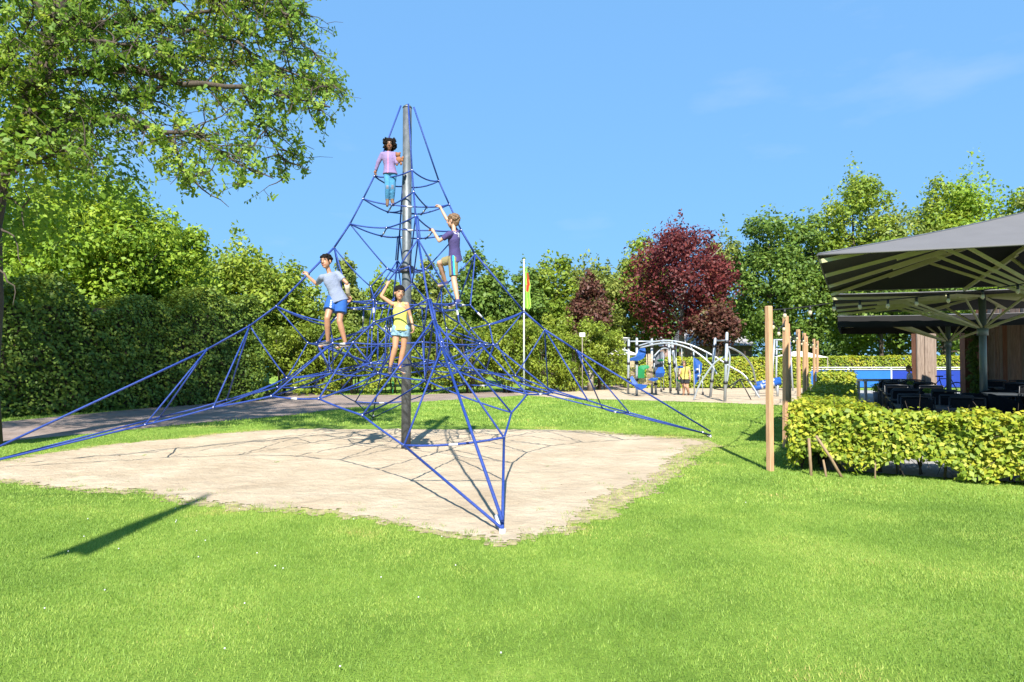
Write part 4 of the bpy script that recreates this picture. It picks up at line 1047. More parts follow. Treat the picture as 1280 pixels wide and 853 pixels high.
# ------------------------------------------------------------------ wooden building and screen
def planks(name, lab, cat, p0, p1, thick, h, matl, wd=.18, seed=3, mats=None):
    p0, p1 = Vector((*p0, 0)), Vector((*p1, 0)); d = p1 - p0; L = d.length; d.normalize(); n = Vector((-d.y, d.x, 0)); rd = random.Random(seed)
    root = thing(name, lab, cat, (p0 + p1) / 2); u = 0; mb = MB(); an = math.atan2(d.y, d.x)
    while u < L - .02:
        w_ = min(wd * rd.uniform(.75, 1.25), L - u); pr = rd.choice([0, .012, .03, .045])
        c = p0 + d * (u + w_ / 2) - n * (pr / 2 - .02); mb.mi = rd.choice([0, 0, 1, 2]) if mats else 0
        mb.box((c.x, c.y, h / 2), (w_ - .012, .06 + pr, h), an); u += w_
    put('planking', mb.mesh('planking', *(mats or [M[matl]])), root)
    c = (p0 + p1) / 2 + n * (thick / 2 + .06); put('wall', MB().box((c.x, c.y, h / 2 - .01), (L - .04, thick, h - .02), an).mesh('wall', M['plankred']), root)
    return root
wm = [M['plank'], M['plankred'], M['plankpale']]
s1 = at(1147, 480, 30); s2 = at(1171, 480, 30.3)
planks('wooden_screen', 'narrow pale screen of upright planks left of the bicycle', 'wooden screen', s1.xy, s2.xy, .25, 3.0, 'plankpale', .21, 4, [M['plankpale'], M['plankpale'], M['plankpale']])
b0, b1, b2 = at(1206, 480, 27.0), at(1222, 480, 26.6), at(1330, 480, 23.0)
root_b = planks('wooden_building', 'building clad in weathered upright planks at the back of the terrace', 'building', b1.xy, b2.xy, 5.0, 3.6, 'plank', .19, 9, wm)
c0 = planks('wooden_pier', 'dark reddish plank pier at the left corner of the building', 'wooden pier', b0.xy, (b0.x + .50, b0.y - .1), .4, 3.3, 'plankred', .14, 5, [M['plankred']] * 3)
rs = np.random.default_rng(5); q = at(1219, 480, 26.4); rt = thing('climbing_plant', 'dark climbing plant between the reddish pier and the plank wall', 'plant', (q.x, q.y, 0))
cl = [(q.x + rs.normal() * .10, q.y + rs.normal() * .08, z, .16) for z in np.linspace(.15, 2.5, 22)]
c, nr, idx = clump_leaves(cl, 2600, .09, rs, .6); put('foliage', np_mesh('foliage', leaf_quads(c, nr, np.full(len(c), .09), rs), 4, M['leaf_dark'], rs.random(len(c)) * .6), rt)
put('stem', MB().tube([(q.x, q.y, 0), (q.x + .05, q.y, 1.3), (q.x, q.y, 2.5)], .02, 5).mesh('stem', M['bark']), rt)

# ------------------------------------------------------------------ terrace furniture
def chair_proto():
    root = thing('terrace_chair', 'x', 'chair', (0, 0, 0))
    mb = MB(); vs, fs = [], []
    put('seat', MB().box((0, 0, .44), (.47, .46, .025)).box((0, -.225, .425), (.47, .02, .04)).mesh('seat', M['mesh_seat']), root, False)
    mb = MB(); mb.beam((0, .225, .47), (0, .34, .90), .46, .018, (1, 0, 0)) if False else None
    rot = Matrix.Rotation(R(-14), 3, 'X'); mb.box((0, .285, .69), (.45, .018, .40), rot); put('backrest', mb.mesh('backrest', M['mesh_seat']), root, False)
    for s in (-1, 1):
        put('leg', MB().tube([(s * .26, -.24, 0), (s * .255, -.22, .45), (s * .255, -.21, .65)], .014, 7).mesh('leg', M['chair']), root, False)
        put('leg', MB().tube([(s * .26, .30, 0), (s * .25, .22, .45), (s * .245, .345, .92)], .014, 7).mesh('leg', M['chair']), root, False)
        put('armrest', MB().box((s * .258, .02, .665), (.05, .50, .022)).mesh('armrest', M['chair']), root, False)
    put('back_rail', MB().tube([(-.245, .345, .92), (0, .365, .93), (.245, .345, .92)], .015, 7).mesh('back_rail', M['chair']), root, False)
    return root
def table_proto(w_=.8, l_=1.3):
    root = thing('terrace_table', 'x', 'table', (0, 0, 0))
    mb = MB(); mb.box((0, 0, .735), (l_, w_, .03)); mb.box((0, 0, .705), (l_ - .08, w_ - .08, .03)); put('tabletop', mb.mesh('tabletop', M['tabletop']), root, False)
    for s in (-1, 1):
        for t in (-1, 1): put('leg', MB().box((s * (l_ / 2 - .08), t * (w_ / 2 - .08), .345), (.05, .05, .69)).mesh('leg', M['chair']), root, False)
    return root
cp_, tp_ = chair_proto(), table_proto(); used = [False, False]
AN = math.atan2(sx.y, sx.x)
def place(proto, k, loc, rz, label, group):
    if not used[k]: used[k] = True; proto.location = loc; proto.rotation_euler = (0, 0, rz); proto['label'] = label; proto['group'] = group; return proto
    return dup(proto, loc, rz, label, group)
rd = random.Random(6)
ordn = ['nearest', 'second', 'third', 'fourth', 'fifth']
rown = [('beside the hedge', 1.75), ('in the middle of the terrace', 4.55)]
dec = []
for ri, (rl, t) in enumerate(rown):
    for k in range(5):
        s = 3.1 + k * 2.45 + ri * .7; c = ter(s, t, 0); a = AN + math.pi / 2 + rd.uniform(-.04, .04)
        place(tp_, 1, c + V(0, 0, .011), a, '%s slate topped table of the row %s' % (ordn[k], rl), 'slate tables on the terrace')
        dec.append(c)
        for side, sl in ((-1, 'near'), (1, 'far')):
            for q, ql in ((-.33, 'left'), (.33, 'right')):
                cc = c + sx * side * (.62 + rd.uniform(0, .12)) + sy * q; fa = a + (math.pi if side > 0 else 0)
                # seats face the table
                fa = AN - math.pi / 2 + (math.pi if side < 0 else 0) + rd.uniform(-.18, .18)
                place(cp_, 0, cc + V(0, 0, .011), fa + math.pi, 'black armchair, %s %s seat at the %s table %s' % (sl, ql, ordn[k], ('beside the hedge', 'in mid terrace')[ri]), 'black armchairs on the terrace')
for k in (1, 3):
    c = dec[k]; p = c + V(.1, .05, .761); rt = thing('flower_pot', 'small terracotta pot with a plant on the %s table beside the hedge' % ordn[k], 'flower pot', p)
    put('pot', MB().tube([p, p + V(0, 0, .11)], [.045, .065], 12).mesh('pot', M['brick']), rt)
    cl = [(p.x, p.y, p.z + .16, .07)]; cc, nr, ix = clump_leaves(cl, 160, .04, rs, .8); put('foliage', np_mesh('foliage', leaf_quads(cc, nr, np.full(160, .045), rs), 4, M['leaf_mid'], rs.random(160)), rt)
# lounge corner with dark wicker tub chairs
def tub(loc, rz, lab):
    root = thing('tub_chair', lab, 'chair', loc, rz, 'dark wicker tub chairs by the wall'); mb = MB(); N = 20; vs, fs = [], []
    for i in range(N + 1):
        a = R(-20 + 220 * i / N); h = .62 + .18 * math.sin(math.pi * i / N)
        for r_, z in ((.36, .05), (.40, h), (.35, h), (.30, .38)): vs.append((r_ * math.cos(a), r_ * math.sin(a), z))
    for i in range(N):
        for j in range(3): a = i * 4 + j; fs.append((a, a + 4, a + 5, a + 1))
    mb.add(vs, fs, True); put('shell', mb.mesh('shell', M['mesh_seat']), root, False)
    put('cushion', MB().tube([(0, 0, .30), (0, 0, .36), (0, 0, .42), (0, 0, .44)], [.33, .35, .34, .28], 20).mesh('cushion', M['greyp']), root, False)
    put('base', MB().tube([(0, 0, .0), (0, 0, .30)], [.30, .33], 20).mesh('base', M['mesh_seat']), root, False)
for px, Y, rz, lab in ((1228, 15.2, .3, 'dark wicker tub chair right beside the pole of the second parasol'), (1262, 15.0, 1.2, 'dark wicker tub chair left of the low lounge table'), (1245, 17.5, 2.8, 'dark wicker tub chair behind the parasol pole, near the wall'), (1283, 17.2, 3.5, 'dark wicker tub chair farthest right by the plank wall')):
    q = at(px, 480, Y); tub((q.x, Y, .011), rz, lab)
lt = table_proto(.7, .9); q = at(1252, 480, 16.3); lt.location = (q.x, 16.3, .011); lt['label'] = 'dark table among the wicker tub chairs'; lt.rotation_euler = (0, 0, AN)
lt = table_proto(.8, 1.6); q = at(1283, 480, 19.5); lt.location = (q.x, 19.5, .011); lt['label'] = 'dark long table in front of the plank wall'; lt.rotation_euler = (0, 0, AN + 1.57)
# pale trough with plants at the far end
q0, q1 = at(1072, 474, 24.5), at(1137, 474, 24.5); rt = thing('planter_table', 'long pale wooden table with plants at the far end of the terrace', 'table', ((q0.x + q1.x) / 2, 24.5, 0))
zt = q0.z; put('tabletop', MB().box(((q0.x + q1.x) / 2, 24.5, zt - .04), (q1.x - q0.x, .7, .07)).mesh('tabletop', M['paleplank']), rt)
for x in (q0.x + .15, q1.x - .15):
    for y in (24.25, 24.75): put('leg', MB().box((x, y, (zt - .08) / 2), (.08, .08, zt - .08)).mesh('leg', M['paleplank']), rt)
for k in range(5):
    x = q0.x + .25 + k * .38; p = V(x, 23.6, .0); rp = thing('potted_plant', 'leafy plant in a dark pot, %s from the left before the long pale table' % (['first', 'second', 'third', 'fourth', 'fifth'][k]), 'potted plant', p, 0, 'potted plants before the long pale table')
    put('pot', MB().tube([p, p + V(0, 0, .42)], [.13, .17], 12).mesh('pot', M['greyp']), rp); cc, nr, ix = clump_leaves([(x, 23.6, .56, .20), (x + .05, 23.55, .64, .12)], 420, .07, rs, .8)
    put('foliage', np_mesh('foliage', leaf_quads(cc, nr, np.full(420, .08), rs), 4, M['leaf_mid'], rs.random(420)), rp)
# bicycle
def bicycle():
    Y = 27.5; q = at(1196, 490, Y); wr = .31; d = Vector((-1, .12, 0)).normalized(); A = V(q.x, Y, wr); Bk = A + d * 1.02
    root = thing('bicycle', 'dark bicycle leaning near the pale wooden screen', 'bicycle', (A + Bk) / 2 - V(0, 0, wr))
    def wheel(c):
        g = [c + d * math.cos(k * math.pi / 12) * wr + V(0, 0, 1) * math.sin(k * math.pi / 12) * wr for k in range(25)]
        w_ = put('wheel', MB().tube(g, .022, 6, False).mesh('wheel', M['black']), root); mb = MB()
        for k in range(12): mb.tube([c, c + d * math.cos(k * .5236) * wr * .95 + V(0, 0, 1) * math.sin(k * .5236) * wr * .95], .004, 4, False)
        put('spokes', mb.mesh('spokes', M['silver']), w_)
    wheel(A); wheel(Bk); bb = (A + Bk) / 2 + V(0, 0, -.03); seat = bb + d * .14 + V(0, 0, .48); head = A + d * .22 + V(0, 0, .46)
    mb = MB()
    for a, b in ((bb, seat), (seat, head), (bb, head), (bb, Bk), (seat - V(0, 0, .05), Bk), (head, A)): mb.tube([a, b], .018, 6)
    put('frame', mb.mesh('frame', M['greyp']), root)
    put('saddle', MB().box(seat + V(0, 0, .10), (.24, .12, .05)).tube([seat, seat + V(0, 0, .09)], .014, 6).mesh('saddle', M['black']), root)
    h = head + V(0, 0, .14); n = V(-d.y, d.x, 0); put('handlebar', MB().tube([head, h], .014, 6).tube([h - n * .27 + d * .12, h - n * .2, h + n * .2, h + n * .27 + d * .12], .014, 6).mesh('handlebar', M['silver']), root)
bicycle()
print('terrace ok')

# ------------------------------------------------------------------ climbing frame of the far playground
def playground():
    root = thing('play_climber', 'silver playground climbing frame with arches and blue and green panels', 'climbing frame', gr(850, 496))
    def post(x0, y0, x1, y1, Y, r=.055):
        a = at(x0, y0, Y); b = at(x1, y1, Y); b.z = 0; o = put('post', MB().tube([a, b], r, 10).mesh('post', M['silver']), root)
        for t in (.12, .42, .72):
            c = a.lerp(b, t); put('clamp', MB().tube([c + V(0, 0, .05), c - V(0, 0, .05)], r * 1.5, 10).mesh('clamp', M['black']), o)
        put('cap', MB().ball(a, r * 1.05).mesh('cap', M['silver']), o)
    for a in ((786, 426, 785, 491, 29.8), (796, 424, 796, 494, 28.6), (814.7, 425, 815, 489, 30.2), (818, 446, 820, 491, 29.6), (840, 428, 848, 491, 29.6), (894, 424, 888, 496, 27.8), (908.7, 417, 906, 503, 24.9), (836, 428, 838, 488, 30.6)): post(*a)
    def arch(pts, Y0, Y1, r=.035):
        P = [at(x, y, Y0 + (Y1 - Y0) * i / (len(pts) - 1)) for i, (x, y) in enumerate(pts)]; Q = []
        for i in range(len(P) - 1):
            p0, p1, p2, p3 = P[max(i - 1, 0)], P[i], P[i + 1], P[min(i + 2, len(P) - 1)]
            for k in range(4):
                t = k / 4; Q.append(.5 * ((2 * p1) + (p2 - p0) * t + (2 * p0 - 5 * p1 + 4 * p2 - p3) * t * t + (3 * p1 - p0 - 3 * p2 + p3) * t ** 3))
        Q.append(P[-1]); put('arch', MB().tube(Q, r, 8).mesh('arch', M['silver']), root); return Q
    A = arch([(797, 433), (815, 428), (836, 426), (862, 431), (890, 444), (912, 458), (932, 471), (951, 500)], 29.2, 27.2)
    B = arch([(800, 435), (822, 430), (842, 430), (866, 438), (888, 455), (896, 468)], 28.2, 26.6)
    arch([(867, 501), (873, 484), (882, 469), (894, 453), (908, 445)], 25.6, 25.2)
    arch([(911, 434), (922, 439), (932, 447), (941, 461), (945, 482)], 25.2, 27.5)
    arch([(908, 432), (912, 445), (911, 462), (907, 488), (905, 503)], 25, 25)
    arch([(818, 445), (826, 437), (834, 436), (841, 444), (847, 462), (850, 489)], 28.6, 29.4, .028)
    for i in range(3, min(len(A), len(B)) - 4, 3): put('rung', MB().tube([A[i], B[i]], .022, 6).mesh('rung', M['silver']), root)
    put('rail', MB().tube([at(788, 427, 29.4), at(838, 427, 30)], .03, 6).mesh('rail', M['silver']), root)
    put('rail', MB().tube([at(896, 426, 27.6), at(908, 426, 25)], .03, 6).mesh('rail', M['silver']), root)
    def panel(nm, prof, Y, mat, bend=.1, th=.06):
        P = [at(x, y, Y) for x, y in prof]; c = sum(P, Vector()) / len(P); w_ = max((p - c).length for p in P)
        F = [p + V(0, bend * ((p - c).length / w_) ** 2, 0) for p in P]; n = len(P); vs = [c] + F + [c + V(0, th, 0)] + [p + V(0, th, 0) for p in F]
        fs = [(0, 1 + i, 1 + (i + 1) % n) for i in range(n)] + [(n + 1, n + 2 + (i + 1) % n, n + 2 + i) for i in range(n)] + [(1 + i, n + 2 + i, n + 2 + (i + 1) % n, 1 + (i + 1) % n) for i in range(n)]
        o = put(nm, MB().add(vs, fs).mesh(nm, mat), root); return o
    panel('curved_panel', [(797, 440), (800, 436), (807, 435), (808, 441), (805, 448), (799, 451), (788, 451), (788, 448), (795, 447)], 28.3, M['bluep'])
    panel('slide_panel', [(798, 473), (798, 459), (801, 457), (811, 456.5), (812, 460), (806, 461), (806, 473)], 28.0, M['greenp'])
    panel('climbing_board', [(819, 463), (819, 447), (823, 441), (829, 439), (831.5, 445), (830, 456), (828, 469), (822, 470)], 28.8, M['greyp'])
    panel('tub_panel', [(821, 471), (820, 466), (824, 459.5), (831, 459), (832, 466), (830, 471), (825, 472.5)], 28.2, M['bluep'], .25)
    panel('step_panel', [(811, 475), (815, 472.5), (823, 472.5), (823, 475), (817, 477)], 28, M['bluep'])
    panel('slide_panel', [(788, 472), (791, 470), (796, 480), (810, 481.5), (808, 485), (800, 488), (796, 487), (791, 481)], 28.0, M['bluep'])
    panel('sail_panel', [(868, 484), (867.5, 446.5), (873, 449), (878, 455), (877, 466), (873, 476)], 28.6, M['bluep'])
    panel('step_panel', [(847, 459), (850, 457.5), (855, 458), (855, 460.5), (849, 460.5)], 28.4, M['bluep'])
    panel('step_panel', [(847, 471), (851, 471), (851, 478), (847, 477)], 28.9, M['greenp'])
    for (x, y) in ((824, 451), (827, 450.5), (872, 462), (874, 470)): put('hand_hold', MB().ball(at(x, y, 28.6 if x < 850 else 28.5), (.09, .05, .05)).mesh('hand_hold', M['greenp'] if x < 850 else M['silver']), root)
    put('sail_pole', MB().tube([at(867, 437, 28.7), at(868, 496, 28.7)], .03, 8).mesh('sail_pole', M['silver']), root)
    # rope mesh panels and hanging ropes
    mb = MB()
    for (x0, x1, y0, y1, Y) in ((788, 796, 452, 472, 28.9), (808, 815, 443, 480, 29.2), (799, 808, 473, 482, 28.7)):
        for k in range(6): mb.tube([at(x0 + (x1 - x0) * k / 5, y0, Y), at(x0 + (x1 - x0) * k / 5 + 1, y1, Y)], .02, 4)
        for k in range(7): y = y0 + (y1 - y0) * k / 6; mb.tube([at(x0, y, Y), at(x1, y, Y)], .02, 4)
    put('rope_mesh', mb.mesh('rope_mesh', M['tan']), root)
    for (x, y0, y1, Y) in ((829, 441, 488, 28.6), (838, 436, 489, 28.4), (842, 440, 460, 28.4), (826, 472, 490, 28.8), (845, 433, 488, 28.0), (852, 436, 457, 28), (878, 470, 494, 27), (874, 456, 484, 27)):
        put('chain', MB().tube([at(x, y0, Y), at(x + .6, y1, Y)], .016, 5).mesh('chain', M['silver']), root)
        put('chain_weight', MB().tube([at(x + .6, y1, Y) + V(0, 0, .12), at(x + .6, y1, Y)], .04, 6).mesh('chain_weight', M['black']), root)
    # spider of dark ropes at the right foot
    for a, b in (((906, 487), (925, 474)), ((925, 474), (940, 502)), ((925, 474), (914, 486)), ((925, 474), (930, 485)), ((892, 486), (906, 488)), ((925, 474), (945, 478)), ((906, 486), (893, 483))):
        put('rope', MB().tube([at(*a, 26.2), at(*b, 26.0)], .022, 5).mesh('rope', M['black']), root)
playground()
def swing_beams():
    for (x0, y0, x1, y1, Y, lab) in ((941, 486, 976, 477.5, 28.2, 'front blue balance log right of the climbing frame'), (944, 481, 976, 474.5, 30.2, 'back blue balance log right of the climbing frame')):
        a, b = at(x0, y0, Y), at(x1, y1, Y); root = thing('balance_log', lab, 'balance log', ((a + b) / 2).xy.to_3d(), 0, 'blue balance logs of the playground')
        put('beam', MB().tube([a, a.lerp(b, .03), b.lerp(a, .03), b], [.07, .12, .12, .07], 12).mesh('beam', M['bluep']), root)
        for t in (.12, .88): c = a.lerp(b, t); put('leg', MB().tube([c, (c.x, c.y, 0)], .05, 8).mesh('leg', M['silver']), root)
        for t in (.3, .5, .7): c = a.lerp(b, t); d = (b - a).normalized() * .04; put('band', MB().tube([c - d, c + d], .128, 12).mesh('band', M['silver']), root)
swing_beams()
def a_frame():
    Y = 33; root = thing('ladder_tower', 'pale teal ladder tower seen between the first wooden posts', 'ladder tower', at(981, 484, Y).xy.to_3d())
    for (x0, x1) in ((968, 964), (971, 970), (983, 984), (987, 991)):
        a = at(x0, 424.5, Y + (.5 if x0 % 2 else 0)); b = at(x1, 484, Y); b.z = 0; put('leg', MB().tube([a, b], .045, 8).mesh('leg', M['silver']), root)
    for y in (425, 437): put('cross_bar', MB().tube([at(967, y, Y), at(988, y, Y)], .035, 6).mesh('cross_bar', M['silver']), root)
    for k in range(8):
        y = 432 + k * 6; put('rung', MB().tube([at(982.5, y, Y), at(989, y, Y)], .022, 6).mesh('rung', M['silver']), root)
    put('ladder_panel', MB().box(at(985.5, 447, Y + .1), (.24, .03, 1.5)).mesh('ladder_panel', M['bluep']), root)
a_frame()

# ------------------------------------------------------------------ people
def skin(name, c): return plain(name, c, .5, var=.06, scale=6)
M['skin1'] = skin('tanned_skin', (.38, .19, .11)); M['skin2'] = skin('warm_skin', (.42, .22, .125)); M['skin3'] = skin('brown_skin', (.22, .10, .055)); M['skin4'] = skin('light_skin', (.46, .26, .17))
M['hair_dark'] = plain('dark_hair', (.010, .007, .006), .8, spec=.12, var=.5, scale=60, bump=.8, bscale=120); M['hair_blond'] = plain('dark_blond_hair', (.15, .085, .04), .55, var=.4, scale=50, bump=.8, bscale=120)
M['eye'] = plain('eye_dark', (.02, .015, .012), .2); M['eyew'] = plain('eye_white', (.40, .36, .32), .5); M['lip'] = plain('lips', (.42, .14, .11), .5); M['brow'] = plain('brow', (.05, .03, .02), .8)
def cloth(name, c, v=.10, sc=5): return plain(name, c, .9, var=v, scale=sc, bump=1.0, bscale=22)
M['c_grey'] = cloth('light_grey_marl', (.19, .22, .30)); M['c_blue'] = cloth('blue_shorts', (.015, .08, .30)); M['c_lemon'] = cloth('lemon_top', (.55, .52, .10)); M['c_flower'] = cloth('patterned_shorts', (.16, .28, .36), .6, 25)
M['c_lilac'] = cloth('lilac_jacket', (.20, .145, .29)); M['c_jeans'] = cloth('light_jeans', (.05, .20, .36), .2, 12); M['c_purple'] = cloth('purple_shirt', (.05, .038, .13)); M['c_olive'] = cloth('olive_shorts', (.20, .17, .08))
M['c_white'] = cloth('white_cloth', (.52, .52, .54)); M['c_turq'] = cloth('turquoise_stripe', (.02, .42, .48)); M['c_navy'] = cloth('navy_stripe', (.03, .04, .15)); M['shoe_d'] = plain('dark_shoe', (.03, .03, .04), .6); M['shoe_w'] = plain('white_sole', (.75, .73, .70), .6); M['shoe_b'] = plain('brown_boot', (.13, .075, .04), .7)
M['cast'] = plain('beige_brace', (.55, .45, .30), .8, var=.25, scale=60); M['vest'] = cloth('mustard_vest', (.50, .40, .10)); M['c_black'] = cloth('black_shorts', (.015, .015, .02)); M['pink'] = plain('pink_zip', (.60, .16, .30), .6); M['plush'] = plain('brown_plush', (.24, .10, .045), .9)

def hull_caps(parts, voxel, mat_list, assign=None, smooth=6, name='body'):
    """one closed skin grown over tapered limbs; parts: ('c', p, rp, q, rq) or ('e', centre, (rx, ry, rz), rot) or ('f', flat ended cone)"""
    mb = MB()
    for p in parts:
        if p[0] == 'c':
            _, a, ra, b, rb = p; a, b = Vector(a), Vector(b); d = b - a; L = d.length
            if L < 1e-5: mb.ball(a, ra, 12, 8); continue
            d.normalize(); pts, rs_ = [], []
            for k in range(5): t = math.sin(-math.pi / 2 + k * math.pi / 8 * 1.0); pts.append(a + d * ra * t); rs_.append(max(1e-4, ra * math.cos(math.asin(max(-1, min(1, t))))))
            for k in range(1, 5): t = math.sin(k * math.pi / 8); pts.append(b + d * rb * t); rs_.append(max(1e-4, rb * math.sqrt(max(0, 1 - t * t))))
            mb.tube(pts[:5] + [b] + pts[5:], rs_[:5] + [rb] + rs_[5:], 14)
        elif p[0] == 'f':
            _, a, ra, b, rb = p; mb.tube([a, b], [ra, rb], 20)
        elif p[0] == 'o':      # oval flat-ended loft: rings of (centre, rx, ry, rotation z)
            rings = p[1]; vs = []; n = 24
            for c, rx, ry, m in rings:
                for k in range(n):
                    t = 2 * math.pi * k / n; vs.append(Vector(c) + m @ Vector((rx * math.cos(t), ry * math.sin(t), 0)))
            fs = [(i * n + k, i * n + (k + 1) % n, (i + 1) * n + (k + 1) % n, (i + 1) * n + k) for i in range(len(rings) - 1) for k in range(n)]
            fs += [tuple(range(n))[::-1], tuple((len(rings) - 1) * n + k for k in range(n))]; mb.add(vs, fs, True)
        else:
            _, c, r3, m = p; m = m or Matrix.Identity(3); b0 = len(mb.v); mb.ball((0, 0, 0), r3, 20, 14)
            for i in range(b0, len(mb.v)): mb.v[i] = tuple(Vector(c) + m @ Vector(mb.v[i]))
    me = mb.mesh('tmp', M['white']); bm = bmesh.new(); bm.from_mesh(me); bmesh.ops.recalc_face_normals(bm, faces=bm.faces[:]); bm.to_mesh(me); bm.free()
    o = bpy.data.objects.new('tmp', me); COL.objects.link(o)
    r = o.modifiers.new('r', 'REMESH'); r.mode = 'VOXEL'; r.voxel_size = voxel
    s = o.modifiers.new('s', 'SMOOTH'); s.factor = .5; s.iterations = smooth
    bpy.context.view_layer.update(); dg = bpy.context.evaluated_depsgraph_get()
    m2 = bpy.data.meshes.new_from_object(o.evaluated_get(dg)); bpy.data.objects.remove(o, do_unlink=True); m2.name = name
    m2.materials.clear()
    for q in mat_list: m2.materials.append(q)
    nf = len(m2.polygons); mi = np.zeros(nf, np.int32)
    if assign:
        cc = np.zeros(nf * 3, np.float32); m2.polygons.foreach_get('center', cc); mi = assign(cc.reshape(-1, 3)).astype(np.int32)
    m2.polygons.foreach_set('material_index', mi); m2.polygons.foreach_set('use_smooth', np.ones(nf, bool)); m2.update(); return m2

def basis(fwd, up):
    f = Vector(fwd).normalized(); u = Vector(up).normalized(); r_ = f.cross(u).normalized(); u = r_.cross(f).normalized()
    return Matrix((r_, f, u)).transposed()       # columns: right, forward, up
def hand_parts(wr, mid, k, up, grip=.9, thumb=1):
    """palm, four bent fingers and a thumb; wr wrist, mid where the palm ends"""
    wr, mid = Vector(wr), Vector(mid); d = (mid - wr).normalized(); up = Vector(up); sdir = d.cross(up).normalized(); nrm = sdir.cross(d).normalized()
    L = .075 * k; base = wr + d * L; out = [('c', wr, .021 * k, wr + d * L * .5, .026 * k), ('e', wr + d * L * .62, (.034 * k, .040 * k, .015 * k), Matrix((sdir, d, nrm)).transposed())]
    for i, (o, fl) in enumerate(((-.024, .058), (-.008, .068), (.008, .064), (.024, .050))):
        a = base + sdir * o * k; fl *= k; a1 = grip * .9; d1 = (d * math.cos(a1) - nrm * math.sin(a1)); d2 = d * math.cos(a1 * 2) - nrm * math.sin(a1 * 2)
        b = a + d1 * fl * .45; c = b + d2 * fl * .55
        out += [('c', a - d * .01 * k, .0088 * k, b, .0082 * k), ('c', b, .0082 * k, c, .0068 * k)]
    t0 = wr + d * L * .35 - sdir * thumb * .026 * k; t1 = t0 + (d * .55 - sdir * thumb * .6 - nrm * .35).normalized() * .034 * k; t2 = t1 + (d * .8 - nrm * .6).normalized() * .026 * k
    out += [('c', t0, .011 * k, t1, .0095 * k), ('c', t1, .0095 * k, t2, .008 * k)]
    return out
def head_parts(c, m, k):
    """c: middle of the head; m: columns right, forward, up; k: head height / 0.22"""
    q = lambda x, y, z: Vector(c) + m @ Vector((x * k, y * k, z * k))
    return [('e', q(0, -.010, .025), (.074 * k, .090 * k, .085 * k), m), ('e', q(0, .018, -.035), (.056 * k, .066 * k, .068 * k), m), ('e', q(0, .052, -.082), (.026 * k, .022 * k, .022 * k), m),
            ('c', q(0, .082, .018), .008 * k, q(0, .099, -.022), .0125 * k), ('c', q(-.012, .088, -.025), .008 * k, q(.012, .088, -.025), .008 * k),
            ('c', q(-.018, .078, -.053), .0075 * k, q(.018, .078, -.053), .0075 * k), ('c', q(-.04, .075, .026), .010 * k, q(.04, .075, .026), .010 * k),
            ('e', q(-.075, -.004, -.010), (.010 * k, .018 * k, .028 * k), m), ('e', q(.075, -.004, -.010), (.010 * k, .018 * k, .028 * k), m)], q
def face_assign(q, k, base=0):
    pts = {1: [(q(-.030, .080, .006), .0115), (q(.030, .080, .006), .0115)], 2: [(q(-.030, .086, .005), .0078), (q(.030, .086, .005), .0078)],
           3: [(q(x, .083, -.053), .008) for x in (-.014, 0, .014)], 4: [(q(s * x, .082, .030 - abs(x - .028) * .25), .0065) for s in (-1, 1) for x in (.018, .028, .038)]}
    def fn(cc):
        mi = np.zeros(len(cc), int)
        for i in (1, 2, 3, 4):
            for p, r in pts[i]: mi[np.linalg.norm(cc - np.array(p), axis=1) < r * k * 1.15] = i
        return mi
    return fn
def torso_rings(pel, chest, neck, right, fw, ws, infl=0, k=1):
    """ovals from the hips to the shoulders; ws: half widths"""
    out = []; up = (Vector(neck) - Vector(pel)).normalized(); m = basis(fw, up); m2 = Matrix((Vector(right), up.cross(Vector(right)).normalized() * -1, up)).transposed()
    sp = [Vector(pel) - up * .05 * k, Vector(pel) + up * .03 * k, Vector(pel).lerp(chest, .5), Vector(chest), Vector(chest).lerp(neck, .55), Vector(neck) - up * .015 * k]
    for c, (a, b) in zip(sp, ws): out.append((c, a * k + infl, b * k + infl, m2))
    return out

